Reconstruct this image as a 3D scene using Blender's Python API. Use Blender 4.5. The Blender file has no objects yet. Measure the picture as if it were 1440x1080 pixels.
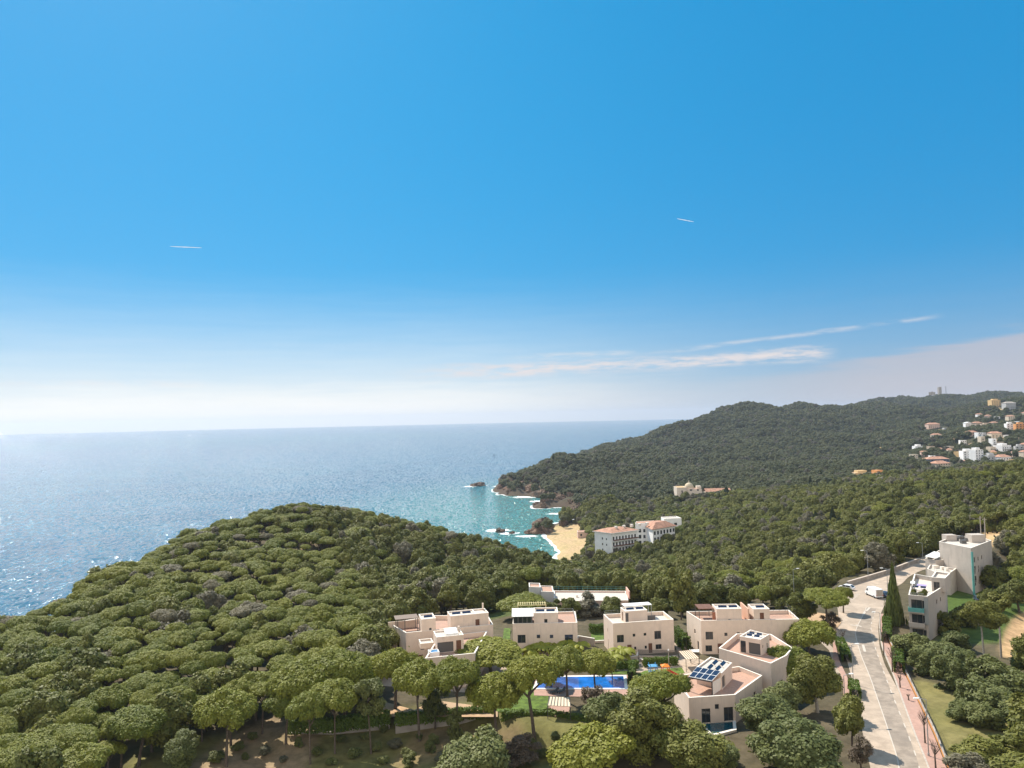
import bpy, math, random
import numpy as np
from mathutils import Matrix, Vector

SC = bpy.context.scene
COL = SC.collection
R_ = math.radians
rng = np.random.default_rng(7)
random.seed(7)

# ------------------------------------------------------------------ camera
F = 1036.0                      # focal length in photo pixels (1440 wide)
CAMH = 100.0                    # drone height above the sea
PITCH = math.atan2(48.7, F)
ROLL = R_(1.27)
_R = np.array([1., 0, 0]); _U = np.array([0, -math.sin(PITCH), math.cos(PITCH)]); FW = np.array([0, math.cos(PITCH), math.sin(PITCH)])
CX = math.cos(ROLL) * _R - math.sin(ROLL) * _U
CY = math.sin(ROLL) * _R + math.cos(ROLL) * _U
CP = np.array([0, 0, CAMH])
cam = bpy.data.cameras.new('camera')
cam.sensor_width = 36.0
cam.lens = 36.0 * F / 1440.0
cam.clip_start = 0.5
cam.clip_end = 120000
co = bpy.data.objects.new('camera', cam); COL.objects.link(co)
co.matrix_world = Matrix(((CX[0], CY[0], -FW[0], 0), (CX[1], CY[1], -FW[1], 0), (CX[2], CY[2], -FW[2], CAMH), (0, 0, 0, 1)))
SC.camera = co

def ray(px, py): return CX * ((px - 720) / F) + CY * ((540 - py) / F) + FW
def at(px, py, Y):
    d = ray(px, py); return CP + d * (Y / d[1])
def gz(px, py, z):
    d = ray(px, py); return CP + d * ((z - CAMH) / d[2])
def proj(P):
    d = np.asarray(P, float) - CP; w = d @ FW
    return 720 + F * (d @ CX) / w, 540 - F * (d @ CY) / w

# ------------------------------------------------------------------ light
SUN_AZ = R_(-36)                # left of the view direction
SUN_EL = R_(50)
sun = bpy.data.lights.new('sun', 'SUN'); sun.energy = 4.0; sun.angle = R_(0.53); sun.color = (1.0, 0.93, 0.82)
so = bpy.data.objects.new('sun', sun); COL.objects.link(so)
sd = Vector((math.sin(SUN_AZ) * math.cos(SUN_EL), math.cos(SUN_AZ) * math.cos(SUN_EL), math.sin(SUN_EL)))
so.rotation_euler = sd.to_track_quat('Z', 'Y').to_euler()
so.location = (0, 0, 300)

W = bpy.data.worlds.new('World'); SC.world = W; W.use_nodes = True
wn = W.node_tree; wn.nodes.clear()
class NT:
    def __init__(s, t): s.t = t
    def n(s, typ, **k):
        x = s.t.nodes.new(typ)
        for a, b in k.items(): setattr(x, a, b)
        return x
    def l(s, a, b): s.t.links.new(a, b)
    def put(s, sock, v):
        if hasattr(v, 'is_output'): s.l(v, sock)
        else: sock.default_value = v
    def m(s, op, a, b=0.0, c=None, clamp=False):
        x = s.n('ShaderNodeMath', operation=op, use_clamp=clamp)
        s.put(x.inputs[0], a); s.put(x.inputs[1], b)
        if c is not None: s.put(x.inputs[2], c)
        return x.outputs[0]
    def mapr(s, v, a, b, c=0.0, d=1.0, smooth=True):
        x = s.n('ShaderNodeMapRange', interpolation_type='SMOOTHSTEP' if smooth else 'LINEAR')
        s.put(x.inputs[0], v); x.inputs[1].default_value = a; x.inputs[2].default_value = b
        x.inputs[3].default_value = c; x.inputs[4].default_value = d
        return x.outputs[0]
    def mix(s, f, a, b, mode='MIX'):
        x = s.n('ShaderNodeMix', data_type='RGBA', blend_type=mode)
        s.put(x.inputs[0], f)
        for sock, v in ((x.inputs[6], a), (x.inputs[7], b)):
            if isinstance(v, tuple): v = (*v, 1) if len(v) == 3 else v
            s.put(sock, v)
        return x.outputs[2]
    def noise(s, vec, scale, detail=3.0, rough=.55, dim='3D'):
        x = s.n('ShaderNodeTexNoise', noise_dimensions=dim)
        if vec is not None: s.l(vec, x.inputs['Vector'])
        x.inputs['Scale'].default_value = scale; x.inputs['Detail'].default_value = detail; x.inputs['Roughness'].default_value = rough
        return x.outputs['Fac']
w = NT(wn)
sky = w.n('ShaderNodeTexSky', sky_type='NISHITA', sun_disc=False, sun_elevation=SUN_EL, sun_rotation=SUN_AZ)
sky.altitude = 0; sky.air_density = 1.0; sky.dust_density = 0.6; sky.ozone_density = 3.0
hs = w.n('ShaderNodeHueSaturation'); hs.inputs['Saturation'].default_value = 1.5; hs.inputs['Hue'].default_value = .495
w.l(sky.outputs[0], hs.inputs['Color'])
tc = w.n('ShaderNodeTexCoord'); sp = w.n('ShaderNodeSeparateXYZ'); w.l(tc.outputs['Generated'], sp.inputs[0])
el = sp.outputs[2]
az = w.m('ARCTAN2', sp.outputs[0], sp.outputs[1])
# stretched coordinates for streaky cloud
cv = w.n('ShaderNodeCombineXYZ'); w.l(w.m('MULTIPLY', az, 7.0), cv.inputs[0]); w.l(w.m('MULTIPLY', el, 90.0), cv.inputs[1])
n1 = w.noise(cv.outputs[0], 1.0, 5.0, .6)
cv2 = w.n('ShaderNodeCombineXYZ'); w.l(w.m('MULTIPLY', az, 22.0), cv2.inputs[0]); w.l(w.m('MULTIPLY', el, 130.0), cv2.inputs[1])
n2 = w.noise(cv2.outputs[0], 1.0, 5.0, .65)
def streak(e0, slope, th, a0, a1, soft, nz, amt):
    c = w.m('ADD', w.m('MULTIPLY', az, slope), e0)
    c = w.m('ADD', c, w.m('MULTIPLY', w.m('SUBTRACT', nz, .5), th * 1.4))
    d = w.m('ABSOLUTE', w.m('SUBTRACT', el, c))
    g = w.mapr(d, th, 0.0)
    g = w.m('MULTIPLY', g, w.mapr(az, a0 - soft, a0 + soft)); g = w.m('MULTIPLY', g, w.mapr(az, a1 + .02, a1 - .02))
    g = w.m('MULTIPLY', g, w.mapr(n2, .33, .62))
    return w.m('MULTIPLY', g, amt)
low = w.m('ADD', el, w.m('MULTIPLY', w.m('SUBTRACT', n1, .5), .034))
hz = w.m('MULTIPLY', w.m('MAXIMUM', w.m('POWER', w.mapr(low, .205, -.01, smooth=False), 1.7), w.mapr(low, .105, .01)), w.mapr(az, .45, -.2, .45, .95))
base = w.mix(.72, hs.outputs[0], w.mix(w.mapr(az, -.3, .6), (.10, 3.85, 7.7), (.12, 3.15, 6.7)))
c = w.mix(hz, base, w.mix(w.mapr(az, -.1, .5), (10.2, 9.8, 9.0), (6.7, 5.7, 5.3)))
bank = w.m('MULTIPLY', w.mapr(w.m('SUBTRACT', low, w.m('MULTIPLY', az, .13)), .012, -.004), w.mapr(az, .25, .5))
c = w.mix(w.m('MULTIPLY', bank, .5), c, (6.4, 5.3, 5.1))
s1 = streak(.0655, .020, .0145, -.10, .405, .10, n1, 1.0)
s2 = streak(.0695, .075, .0045, .20, .52, .06, n1, .5)
s3 = streak(.082, .02, .006, .02, .16, .05, n1, .55)
s4 = streak(.052, .0, .007, -.62, -.4, .1, n1, .5)
c = w.mix(s1, c, (7.6, 7.0, 6.9)); c = w.mix(s2, c, (7.2, 7.0, 7.2)); c = w.mix(s3, c, (7.3, 7.3, 7.4)); c = w.mix(s4, c, (8.2, 8.0, 7.8))
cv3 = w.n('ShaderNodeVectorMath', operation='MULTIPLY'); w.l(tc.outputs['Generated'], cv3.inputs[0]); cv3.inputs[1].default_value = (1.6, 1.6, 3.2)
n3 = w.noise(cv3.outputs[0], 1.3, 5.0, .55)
fill_cl = w.m('MULTIPLY', w.mapr(sp.outputs[1], -.12, -.5), w.mapr(n3, .28, .5)); fill_cl = w.m('MULTIPLY', fill_cl, w.mapr(el, -.02, .06))  # unseen bright cloud behind the camera, added as fill for shaded walls and trees
c = w.mix(fill_cl, c, (13.6, 12.9, 12.0))
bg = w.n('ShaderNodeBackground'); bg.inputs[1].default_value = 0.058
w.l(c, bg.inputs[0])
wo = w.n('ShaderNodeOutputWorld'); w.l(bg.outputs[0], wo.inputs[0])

SC.view_settings.view_transform = 'Standard'
SC.view_settings.look = 'None'
SC.view_settings.exposure = 0.9
SC.view_settings.gamma = 1.0
SC.cycles.max_bounces = 5
SC.cycles.diffuse_bounces = 3
SC.cycles.glossy_bounces = 2
SC.cycles.transmission_bounces = 2
SC.cycles.volume_bounces = 0
SC.cycles.use_denoising = True

# ------------------------------------------------------------------ materials
MATS = {}
def mat(name, col, rough=.8, var=.0, scale=1.0, spec=.3, metal=0.0, bump=0.0, bscale=None, var2=None, streak=None):
    """plain surface with mottled colour, object-space noise"""
    if name in MATS: return MATS[name]
    m = bpy.data.materials.new(name); m.use_nodes = True; MATS[name] = m
    t = NT(m.node_tree); b = m.node_tree.nodes['Principled BSDF']
    b.inputs['Roughness'].default_value = rough; b.inputs['Metallic'].default_value = metal
    b.inputs['Specular IOR Level'].default_value = spec
    if var or bump:
        g = t.n('ShaderNodeNewGeometry')
        f = t.noise(g.outputs['Position'], scale, 4.0, .6)
    if var:
        dark = tuple(x * (1 - var) for x in col); lite = tuple(min(.95, x * (1 + var)) for x in col)
        cc = t.mix(t.mapr(f, .3, .7), dark, lite)
        if var2:
            f2 = t.noise(g.outputs['Position'], scale * .13, 3.0, .6)
            cc = t.mix(t.mapr(f2, .45, .68), cc, var2)
        if streak:
            mp_ = t.n('ShaderNodeMapping'); mp_.inputs['Scale'].default_value = (1.4, 1.4, .16); t.l(g.outputs['Position'], mp_.inputs[0])
            cc = t.mix(t.mapr(t.noise(mp_.outputs[0], 1.0, 5.0, .65), .52, .72, 0, .6), cc, streak)
        t.l(cc, b.inputs['Base Color'])
    else:
        b.inputs['Base Color'].default_value = (*col, 1)
    if bump:
        bp = t.n('ShaderNodeBump'); bp.inputs['Strength'].default_value = bump; bp.inputs['Distance'].default_value = .05
        f3 = t.noise(g.outputs['Position'], bscale or scale * 4, 3.0, .6)
        t.l(f3, bp.inputs['Height']); t.l(bp.outputs[0], b.inputs['Normal'])
    return m

def foliage(name, ca, cb, cdry=None, trans=.2, dry=.0):
    m = bpy.data.materials.new(name); m.use_nodes = True; MATS[name] = m
    t = NT(m.node_tree); t.t.nodes.clear()
    oi = t.n('ShaderNodeObjectInfo'); at_ = t.n('ShaderNodeAttribute', attribute_name='tint')
    r = oi.outputs['Random']
    g = t.n('ShaderNodeNewGeometry')
    big = t.noise(g.outputs['Position'], .012, 2.0)
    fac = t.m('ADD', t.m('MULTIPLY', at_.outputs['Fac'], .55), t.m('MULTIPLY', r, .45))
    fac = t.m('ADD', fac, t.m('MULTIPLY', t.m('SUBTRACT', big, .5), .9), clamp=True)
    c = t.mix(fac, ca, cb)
    if cdry:
        r2 = t.m('FRACT', t.m('MULTIPLY', r, 17.31))
        c = t.mix(t.m('MULTIPLY', t.m('GREATER_THAN', r2, 1 - dry), .75), c, cdry)
    d = t.n('ShaderNodeBsdfPrincipled'); d.inputs['Roughness'].default_value = .6; d.inputs['Specular IOR Level'].default_value = .25
    t.l(c, d.inputs['Base Color'])
    tr = t.n('ShaderNodeBsdfTranslucent'); t.l(t.mix(.5, c, (.16, .17, .02), 'ADD'), tr.inputs[0])
    mx = t.n('ShaderNodeMixShader'); mx.inputs[0].default_value = trans
    t.l(d.outputs[0], mx.inputs[1]); t.l(tr.outputs[0], mx.inputs[2])
    o = t.n('ShaderNodeOutputMaterial'); t.l(mx.outputs[0], o.inputs[0])
    return m
M_PINE = foliage('pine_needles', (.086, .115, .013), (.225, .222, .027), (.20, .165, .13), dry=.05)
M_BROAD = foliage('olive_leaves', (.076, .090, .017), (.205, .196, .040), (.17, .145, .115), dry=.12)
M_SCRUB = foliage('grey_green_leaves', (.078, .098, .028), (.165, .172, .052), (.13, .12, .09), dry=.12)
M_HOLM = foliage('holm_oak_leaves', (.054, .068, .029), (.132, .136, .055), (.12, .10, .08), dry=.08)
M_CYP = foliage('cypress_leaves', (.018, .028, .012), (.040, .055, .018))
M_CONI = foliage('conifer_leaves', (.050, .075, .020), (.125, .145, .032))
M_HEDGE = foliage('hedge_leaves', (.055, .095, .012), (.105, .150, .020))
M_PALM = foliage('yellow_green_leaves', (.16, .18, .02), (.30, .29, .03))
M_BROWN = foliage('dry_leaves', (.10, .075, .05), (.16, .12, .085))
M_BARK = mat('bark', (.11, .085, .065), .9, .35, 6.0)
M_BARKW = mat('pale_bark', (.33, .29, .24), .9, .3, 6.0)
M_WALL = mat('cream_render', (.72, .575, .465), .85, .05, .9, var2=(.66, .525, .425), streak=(.55, .44, .36))
M_CAP = mat('white_coping', (.76, .69, .60), .7, .06, 2.0)
M_ROOFT = mat('terracotta_tiles', (.42, .255, .185), .8, .12, 3.0, var2=(.37, .24, .18))
M_ROOFG = mat('pale_gravel', (.52, .46, .40), .9, .15, 5.0)
M_GLASS = mat('dark_glass', (.025, .03, .035), .08, spec=.6)
M_FRAME = mat('grey_frame', (.10, .095, .09), .5)
M_WOOD = mat('brown_wood', (.16, .075, .045), .6, .2, 3.0)
M_DARK = mat('dark_metal', (.05, .05, .055), .45, metal=.6)
M_STEEL = mat('grey_steel', (.34, .35, .35), .45, metal=.5)
M_WHITE = mat('white_paint', (.80, .79, .76), .5, .04, 2.0)
M_PANEL = mat('solar_cells', (.018, .024, .05), .15, spec=.6)
M_ASPH = mat('worn_asphalt', (.285, .232, .184), .9, .2, .7, bump=.2, bscale=9, var2=(.225, .185, .15))
M_CONC = mat('pale_concrete', (.40, .315, .24), .9, .17, .5, var2=(.33, .26, .20))
M_PINK = mat('pink_paving', (.40, .245, .19), .85, .10, 1.5, var2=(.36, .235, .19))
M_KERB = mat('kerb_stone', (.42, .36, .30), .85, .12, 2.0)
M_PAINTR = mat('road_paint', (.50, .44, .37), .7, .08, 3.0)
M_LAWN = mat('lawn_grass', (.085, .130, .018), .9, .4, .9, bump=.4, bscale=7)
M_DRYG = mat('dry_grass', (.17, .15, .06), .95, .3, .7, bump=.4, bscale=5, var2=(.22, .17, .10))
M_DIRT = mat('ochre_earth', (.46, .30, .17), .95, .15, .6, var2=(.42, .29, .18))
M_SAND = mat('beach_sand', (.50, .35, .19), .95, .07, .12, var2=(.54, .36, .18))
M_ROCK = mat('sea_cliff_rock', (.125, .085, .06), .9, .45, .12, bump=.8, bscale=.3, var2=(.21, .13, .085))
M_POOL = mat('pool_water', (.012, .10, .36), .05, .4, .35, spec=.5)
M_POOLD = mat('deep_pool_water', (.01, .075, .095), .05, .2, .4, spec=.5)
M_TILE = mat('clay_roof_tiles', (.40, .215, .145), .85, .25, .5)
M_WALLW = mat('white_render', (.82, .80, .78), .85, .06, .3)
M_WALLY = mat('ochre_render', (.62, .42, .20), .85, .06, .3)
M_WALLP = mat('pinkish_render', (.60, .43, .35), .85, .06, .3)
M_STONE = mat('grey_stone', (.33, .29, .25), .9, .2, .4)
M_GREYW = mat('grey_render', (.42, .42, .42), .85, .08, .3)
M_APT = mat('greyish_render', (.46, .40, .345), .85, .06, .5, var2=(.40, .35, .305), streak=(.30, .265, .23))
M_TEAL = mat('teal_render', (.10, .30, .28), .7, .1, 1.0)
M_ORANGE = mat('orange_render', (.60, .27, .09), .8, .08, .5)
M_RED = mat('red_plastic', (.55, .05, .04), .4); M_BLUE = mat('blue_plastic', (.10, .30, .50), .4); M_OPL = mat('orange_plastic', (.75, .22, .03), .4)
M_AWN = mat('cream_canvas', (.66, .56, .42), .8, .06, 2.0)
M_RUB = mat('black_rubber', (.02, .02, .02), .8)
M_CARW = mat('white_car_paint', (.78, .78, .77), .25, spec=.5); M_CARD = mat('dark_blue_car_paint', (.05, .07, .11), .25, spec=.5)
M_TUB = mat('tub_water', (.03, .20, .42), .05, spec=.5)
M_WALLL = mat('garden_wall', (.50, .42, .35), .9, .1, .8)

# ------------------------------------------------------------------ helpers
def tag(o, label=None, cat=None, group=None, kind=None):
    for k, v in (('label', label), ('category', cat), ('group', group), ('kind', kind)):
        if v: o[k] = v
    return o
def empty(name, loc, rz=0.0, **k):
    o = bpy.data.objects.new(name, None); COL.objects.link(o); o.empty_display_size = .5
    o.location = [float(x) for x in loc]; o.rotation_euler = (0, 0, rz); return tag(o, **k)
def link(name, me, m, parent=None, loc=None):
    o = bpy.data.objects.new(name, me); COL.objects.link(o)
    if m and not me.materials: me.materials.append(m)
    if parent: o.parent = parent
    if loc is not None: o.location = [float(x) for x in loc]
    return o
class MB:
    """collects polygons"""
    def __init__(s): s.v = []; s.f = []; s.mi = []; s.cur = 0
    def face(s, pts):
        i = len(s.v); s.v += [tuple(map(float, p)) for p in pts]; s.f.append(list(range(i, i + len(pts)))); s.mi.append(s.cur)
    def box(s, x0, x1, y0, y1, z0, z1):
        p = [(x0, y0), (x1, y0), (x1, y1), (x0, y1)]
        s.prism(p, z0, z1)
    def prism(s, poly, z0, z1):
        n = len(poly)
        s.face([(*q[:2], z1) for q in poly]); s.face([(*q[:2], z0) for q in poly[::-1]])
        for i in range(n):
            a, b = poly[i], poly[(i + 1) % n]
            s.face([(*a[:2], z0), (*b[:2], z0), (*b[:2], z1), (*a[:2], z1)])
    def tube(s, path, rad, n=6, cap=True):
        path = [np.array(p, float) for p in path]; rings = []
        if not hasattr(rad, '__len__'): rad = [rad] * len(path)
        for i, p in enumerate(path):
            d = path[min(i + 1, len(path) - 1)] - path[max(i - 1, 0)]; d = d / (np.linalg.norm(d) + 1e-9)
            a = np.cross(d, [0, 0, 1.] if abs(d[2]) < .95 else [1., 0, 0]); a /= np.linalg.norm(a); b = np.cross(d, a)
            rings.append([p + rad[i] * (a * math.cos(t) + b * math.sin(t)) for t in np.arange(n) * 2 * math.pi / n])
        for A, B in zip(rings[:-1], rings[1:]):
            for k in range(n): s.face([A[k], A[(k + 1) % n], B[(k + 1) % n], B[k]])
        if cap: s.face(rings[0][::-1]); s.face(rings[-1])
    def bar(s, a, b, wd, h):
        """horizontal-ish rectangular bar"""
        a = np.array(a, float); b = np.array(b, float); d = b - a; d /= np.linalg.norm(d)
        sdv = np.cross(d, [0, 0, 1.]); sdv = sdv / (np.linalg.norm(sdv) + 1e-9) * wd / 2; u = np.cross(sdv, d); u = u / np.linalg.norm(u) * h / 2
        A = [a - sdv - u, a + sdv - u, a + sdv + u, a - sdv + u]; B = [b - sdv - u, b + sdv - u, b + sdv + u, b - sdv + u]
        s.face(A); s.face(B[::-1])
        for k in range(4): s.face([A[k], B[k], B[(k + 1) % 4], A[(k + 1) % 4]])
    def build(s, name, m, parent=None, loc=None, smooth=False):
        me = bpy.data.meshes.new(name); me.from_pydata(s.v, [], s.f); me.update()
        ms = m if isinstance(m, (list, tuple)) else [m]
        for q in ms: me.materials.append(q)
        if len(ms) > 1: me.polygons.foreach_set('material_index', s.mi)
        if smooth: me.shade_smooth()
        return link(name, me, None, parent, loc)
def area(p): return sum(p[i][0] * p[(i + 1) % len(p)][1] - p[(i + 1) % len(p)][0] * p[i][1] for i in range(len(p))) / 2
def ccw(p):
    p = [tuple(map(float, q[:2])) for q in p]; return p if area(p) > 0 else p[::-1]
def inset(p, t):
    n = len(p); out = []
    for i in range(n):
        a, b, c_ = np.array(p[i - 1]), np.array(p[i]), np.array(p[(i + 1) % n])
        d1 = (b - a) / np.linalg.norm(b - a); d2 = (c_ - b) / np.linalg.norm(c_ - b)
        n1_ = np.array([-d1[1], d1[0]]); n2_ = np.array([-d2[1], d2[0]])
        k = 1 + n1_ @ n2_
        out.append(tuple(b + (n1_ + n2_) * t / max(k, .35)))
    return out
def inpoly(X, Y, P):
    X = np.asarray(X, float); Y = np.asarray(Y, float); r = np.zeros(X.shape, bool); n = len(P)
    for i in range(n):
        x0, y0 = P[i][:2]; x1, y1 = P[(i + 1) % n][:2]
        c_ = ((y0 > Y) != (y1 > Y)) & (X < (x1 - x0) * (Y - y0) / (y1 - y0 + 1e-12) + x0); r ^= c_
    return r
def dpoly(X, Y, P, closed=True):
    D = np.full(np.shape(X), 1e9); n = len(P)
    for i in range(n if closed else n - 1):
        x0, y0 = P[i][:2]; x1, y1 = P[(i + 1) % n][:2]; dx, dy = x1 - x0, y1 - y0
        t = np.clip(((X - x0) * dx + (Y - y0) * dy) / (dx * dx + dy * dy + 1e-9), 0, 1)
        D = np.minimum(D, np.hypot(X - x0 - t * dx, Y - y0 - t * dy))
    return D
def sstep(a, b, x):
    t = np.clip((x - a) / (b - a), 0, 1); return t * t * (3 - 2 * t)

# value noise for terrain
_N = np.random.default_rng(3).random((256, 256))
def vnoise(x, y):
    xi = np.floor(x).astype(int); yi = np.floor(y).astype(int); fx = x - xi; fy = y - yi
    fx = fx * fx * (3 - 2 * fx); fy = fy * fy * (3 - 2 * fy)
    g = lambda a, b: _N[a & 255, b & 255]
    return (g(xi, yi) * (1 - fx) + g(xi + 1, yi) * fx) * (1 - fy) + (g(xi, yi + 1) * (1 - fx) + g(xi + 1, yi + 1) * fx) * fy - .5
def fbm(x, y, o=4): return sum(vnoise(x * 2 ** k + 17 * k, y * 2 ** k + 9 * k) / 2 ** k for k in range(o))

# ------------------------------------------------------------------ terrain
ctrl = []   # X, Y, z
def cpix(px, py, Y, off=0.0): p = at(px, py, Y); ctrl.append((p[0], Y, p[2] - off))
def cz(px, Y, z): ctrl.append(((px - 720) / F * Y, Y, z))
T = 8.0
# wooded hill on the left (canopy pixels, tree height off)
for a in [(0, 1080, 98), (0, 950, 135), (0, 880, 178), (140, 800, 218), (100, 900, 160), (250, 748, 272), (330, 727, 310), (400, 712, 340), (440, 712, 350),
          (520, 721, 365), (600, 738, 372), (640, 754, 370), (700, 765, 360), (760, 782, 345), (300, 850, 185), (200, 1000, 118),
          (450, 830, 212), (560, 800, 262), (430, 880, 172), (520, 850, 200), (350, 770, 258), (650, 800, 280), (730, 800, 290), (250, 800, 225)]:
    cpix(*a, T)
for a in [(-250, 90, 40), (-250, 150, 40), (-250, 200, 22), (-250, 240, -12), (-80, 205, 34), (-80, 235, -4), (0, 215, 30), (0, 250, -10), (140, 255, 36), (140, 300, -10), (250, 320, 34), (250, 370, -10),
          (330, 350, 34), (330, 410, -10), (400, 400, 30), (400, 450, -10), (520, 420, 26), (520, 470, -8), (600, 430, 20), (600, 470, -6), (640, 420, 16), (640, 470, -6), (700, 420, 12), (700, 455, -5),
          (760, 400, 14), (760, 440, 2), (800, 420, 5), (800, 470, 2.0), (-250, 1000, -25), (-250, 3500, -25), (100, 600, -18), (300, 700, -18), (500, 800, -18), (650, 1000, -16), (600, 600, -10), (690, 560, -6), (700, 700, -8),
          (300, 3000, -25), (600, 1600, -22), (700, 3000, -25), (760, 1500, -16), (850, 3800, -20), (500, 550, -9)]:
    cz(*a)
# plateau with the houses and the road
for px in (300, 500, 700, 900, 1100, 1300, 1500):
    for Y in (40, 70, 100): cz(px, Y, 47.0)
for p in [(-40, 130, 47.5), (-20, 140, 48), (0, 120, 45.2), (0, 145, 48.5), (-20, 122, 45.4), (12, 114, 45.2), (-40, 120, 45.4), (20, 106, 45.6), (20, 140, 49), (-30, 165, 49), (0, 170, 49), (30, 172, 49), (60, 165, 49), (70, 190, 49), (50, 185, 47.5),
          (60, 120, 48.5), (80, 150, 49), (95, 190, 49), (115, 215, 49), (140, 250, 49.5), (110, 165, 48), (30, 110, 47.5), (-60, 112, 46), (100, 130, 47)]: ctrl.append(p)
cpix(750, 846, 220); cpix(880, 846, 216)
# beach and cove
for a in [(800, 790, 0.6), (812, 772, 1.8), (795, 750, 1.2), (770, 747, .8), (826, 765, 3.5), (826, 748, 3.0), (787, 779, .7), (787, 770, .8), (781, 763, .7), (773, 756, .7), (791, 788, .7)]:
    p = gz(a[0], a[1], a[2]); ctrl.append((p[0], p[1], a[2]))
for (px, py) in [(752, 756), (762, 766), (770, 775), (776, 783)]:
    p = gz(px, py, -3.0); ctrl.append((p[0], p[1], -3.0))
for (px, py, z) in [(740, 735, -5), (760, 728, -5), (790, 722, -4), (800, 732, -2.5), (770, 712, -7), (730, 712, -9), (690, 695, -10), (745, 699, -6), (785, 708, -2.5), (720, 692, -4), (701, 684, -4), (760, 705, -4), (805, 727, -2)]:
    p = gz(px, py, z); ctrl.append((p[0], p[1], z))
# headland
for (px, py, z) in [(706, 682, 2), (716, 684, 5), (733, 689, 6), (750, 690, 6), (768, 701, 6), (787, 703, 6), (814, 710, 6), (816, 722, 5), (818, 735, 4)]:
    p = gz(px, py, z); ctrl.append((p[0], p[1], z))
for a in [(707, 679, 1070, 0), (715, 671, 1060, 0), (733, 670, 1050, 1), (747, 664, 1060, 3), (760, 656, 1075, 5), (770, 648, 1080, 5), (770, 672, 985, 5), (770, 690, 915, 4), (745, 680, 1010, 3),
          (800, 646, 1050, 5), (800, 665, 980, 6), (800, 680, 920, 6), (800, 695, 878, 4), (825, 722, 680, 4), (850, 728, 650, 6), (830, 705, 735, 6), (830, 690, 790, 7), (830, 670, 930, 7), (835, 650, 1060, 7), (850, 643, 1180, 7), (865, 637, 1280, 7),
          (880, 627, 1500, 7), (920, 611, 1620, 7), (960, 598, 1700, 7), (1000, 585, 1800, 7), (1050, 577, 1880, 7), (1100, 572, 1900, 7), (1150, 573, 1900, 7), (1200, 575, 1900, 7), (1245, 574, 1950, 7),
          (880, 715, 720, 7), (900, 690, 830, 7), (870, 665, 1000, 7), (870, 700, 770, 7),
          (950, 650, 1150, 7), (950, 625, 1400, 7), (1100, 650, 1080, 7), (1200, 645, 1130, 7), (1100, 610, 1500, 7), (1250, 610, 1500, 7), (1000, 610, 1550, 7), (1200, 600, 1600, 7),
          (963, 700, 850, 0), (1005, 700, 850, 0), (1060, 675, 900, 7),
          (1265, 563, 2500, 7), (1290, 558, 2550, 7), (1320, 555, 2600, 5), (1360, 561, 2600, 7), (1400, 556, 2600, 7), (1440, 557, 2600, 7), (1320, 590, 2100, 7), (1280, 585, 2150, 7),
          (1300, 660, 870, 0), (1240, 666, 840, 0), (1350, 650, 900, 0), (1420, 642, 900, 0), (1340, 612, 1200, 0), (1420, 602, 1200, 0), (1400, 585, 1400, 0), (1425, 573, 1550, 0), (1300, 630, 1100, 0), (1440, 630, 1000, 0), (1550, 590, 1300, 0), (1550, 560, 2000, 0), (1700, 560, 2600, 0),
          (1440, 655, 480, T), (1370, 660, 500, T), (1300, 674, 520, T), (1230, 677, 560, T), (1150, 695, 560, T), (1050, 698, 620, T), (1000, 706, 650, T), (960, 737, 520, T), (920, 770, 425, T), (870, 792, 405, T),
          (1550, 650, 470, T), (1150, 790, 272, T), (1100, 765, 330, T), (1000, 800, 282, T), (900, 822, 262, T), (1250, 745, 325, T), (1350, 722, 345, T), (1440, 702, 350, T), (830, 800, 330, T),
          (1430, 880, 180, 0), (1410, 750, 255, 0), (1440, 925, 152, 0), (1400, 1050, 112, 0), (1440, 800, 230, 0), (1550, 850, 200, 0), (1600, 1000, 120, 0)]:
    cpix(*a)
for a in [(840, 450, 17), (880, 450, 17), (920, 470, 18), (860, 520, 9), (1440, 650, 38), (1300, 680, 30), (1150, 720, 20), (1000, 740, 14), (1000, 3500, 40), (1300, 3600, 60), (1700, 3600, 80), (1100, 2600, 60), (900, 2300, -5), (1700, 600, 50), (1700, 900, 60)]: cz(*a)
CT = np.array(ctrl); 
def _uv(X, Y): return X / Y * 1.6, np.log(Y) * .9
_cu, _cv = _uv(CT[:, 0], CT[:, 1])
_A = np.hypot(_cu[:, None] - _cu[None], _cv[:, None] - _cv[None]) + .0
_n = len(CT)
_K = np.zeros((_n + 1, _n + 1)); _K[:_n, :_n] = -_A - np.eye(_n) * .004; _K[_n, :_n] = 1; _K[:_n, _n] = 1
_w = np.linalg.solve(_K, np.append(CT[:, 2], 0))
PLAT = [(-34, 138), (-36, 174), (0, 176), (62, 176), (80, 197), (100, 228), (138, 266), (152, 262), (142, 236), (130, 212), (128, 195), (104, 165), (92, 140), (74, 100), (50, 95), (25, 112), (-10, 136)]
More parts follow.
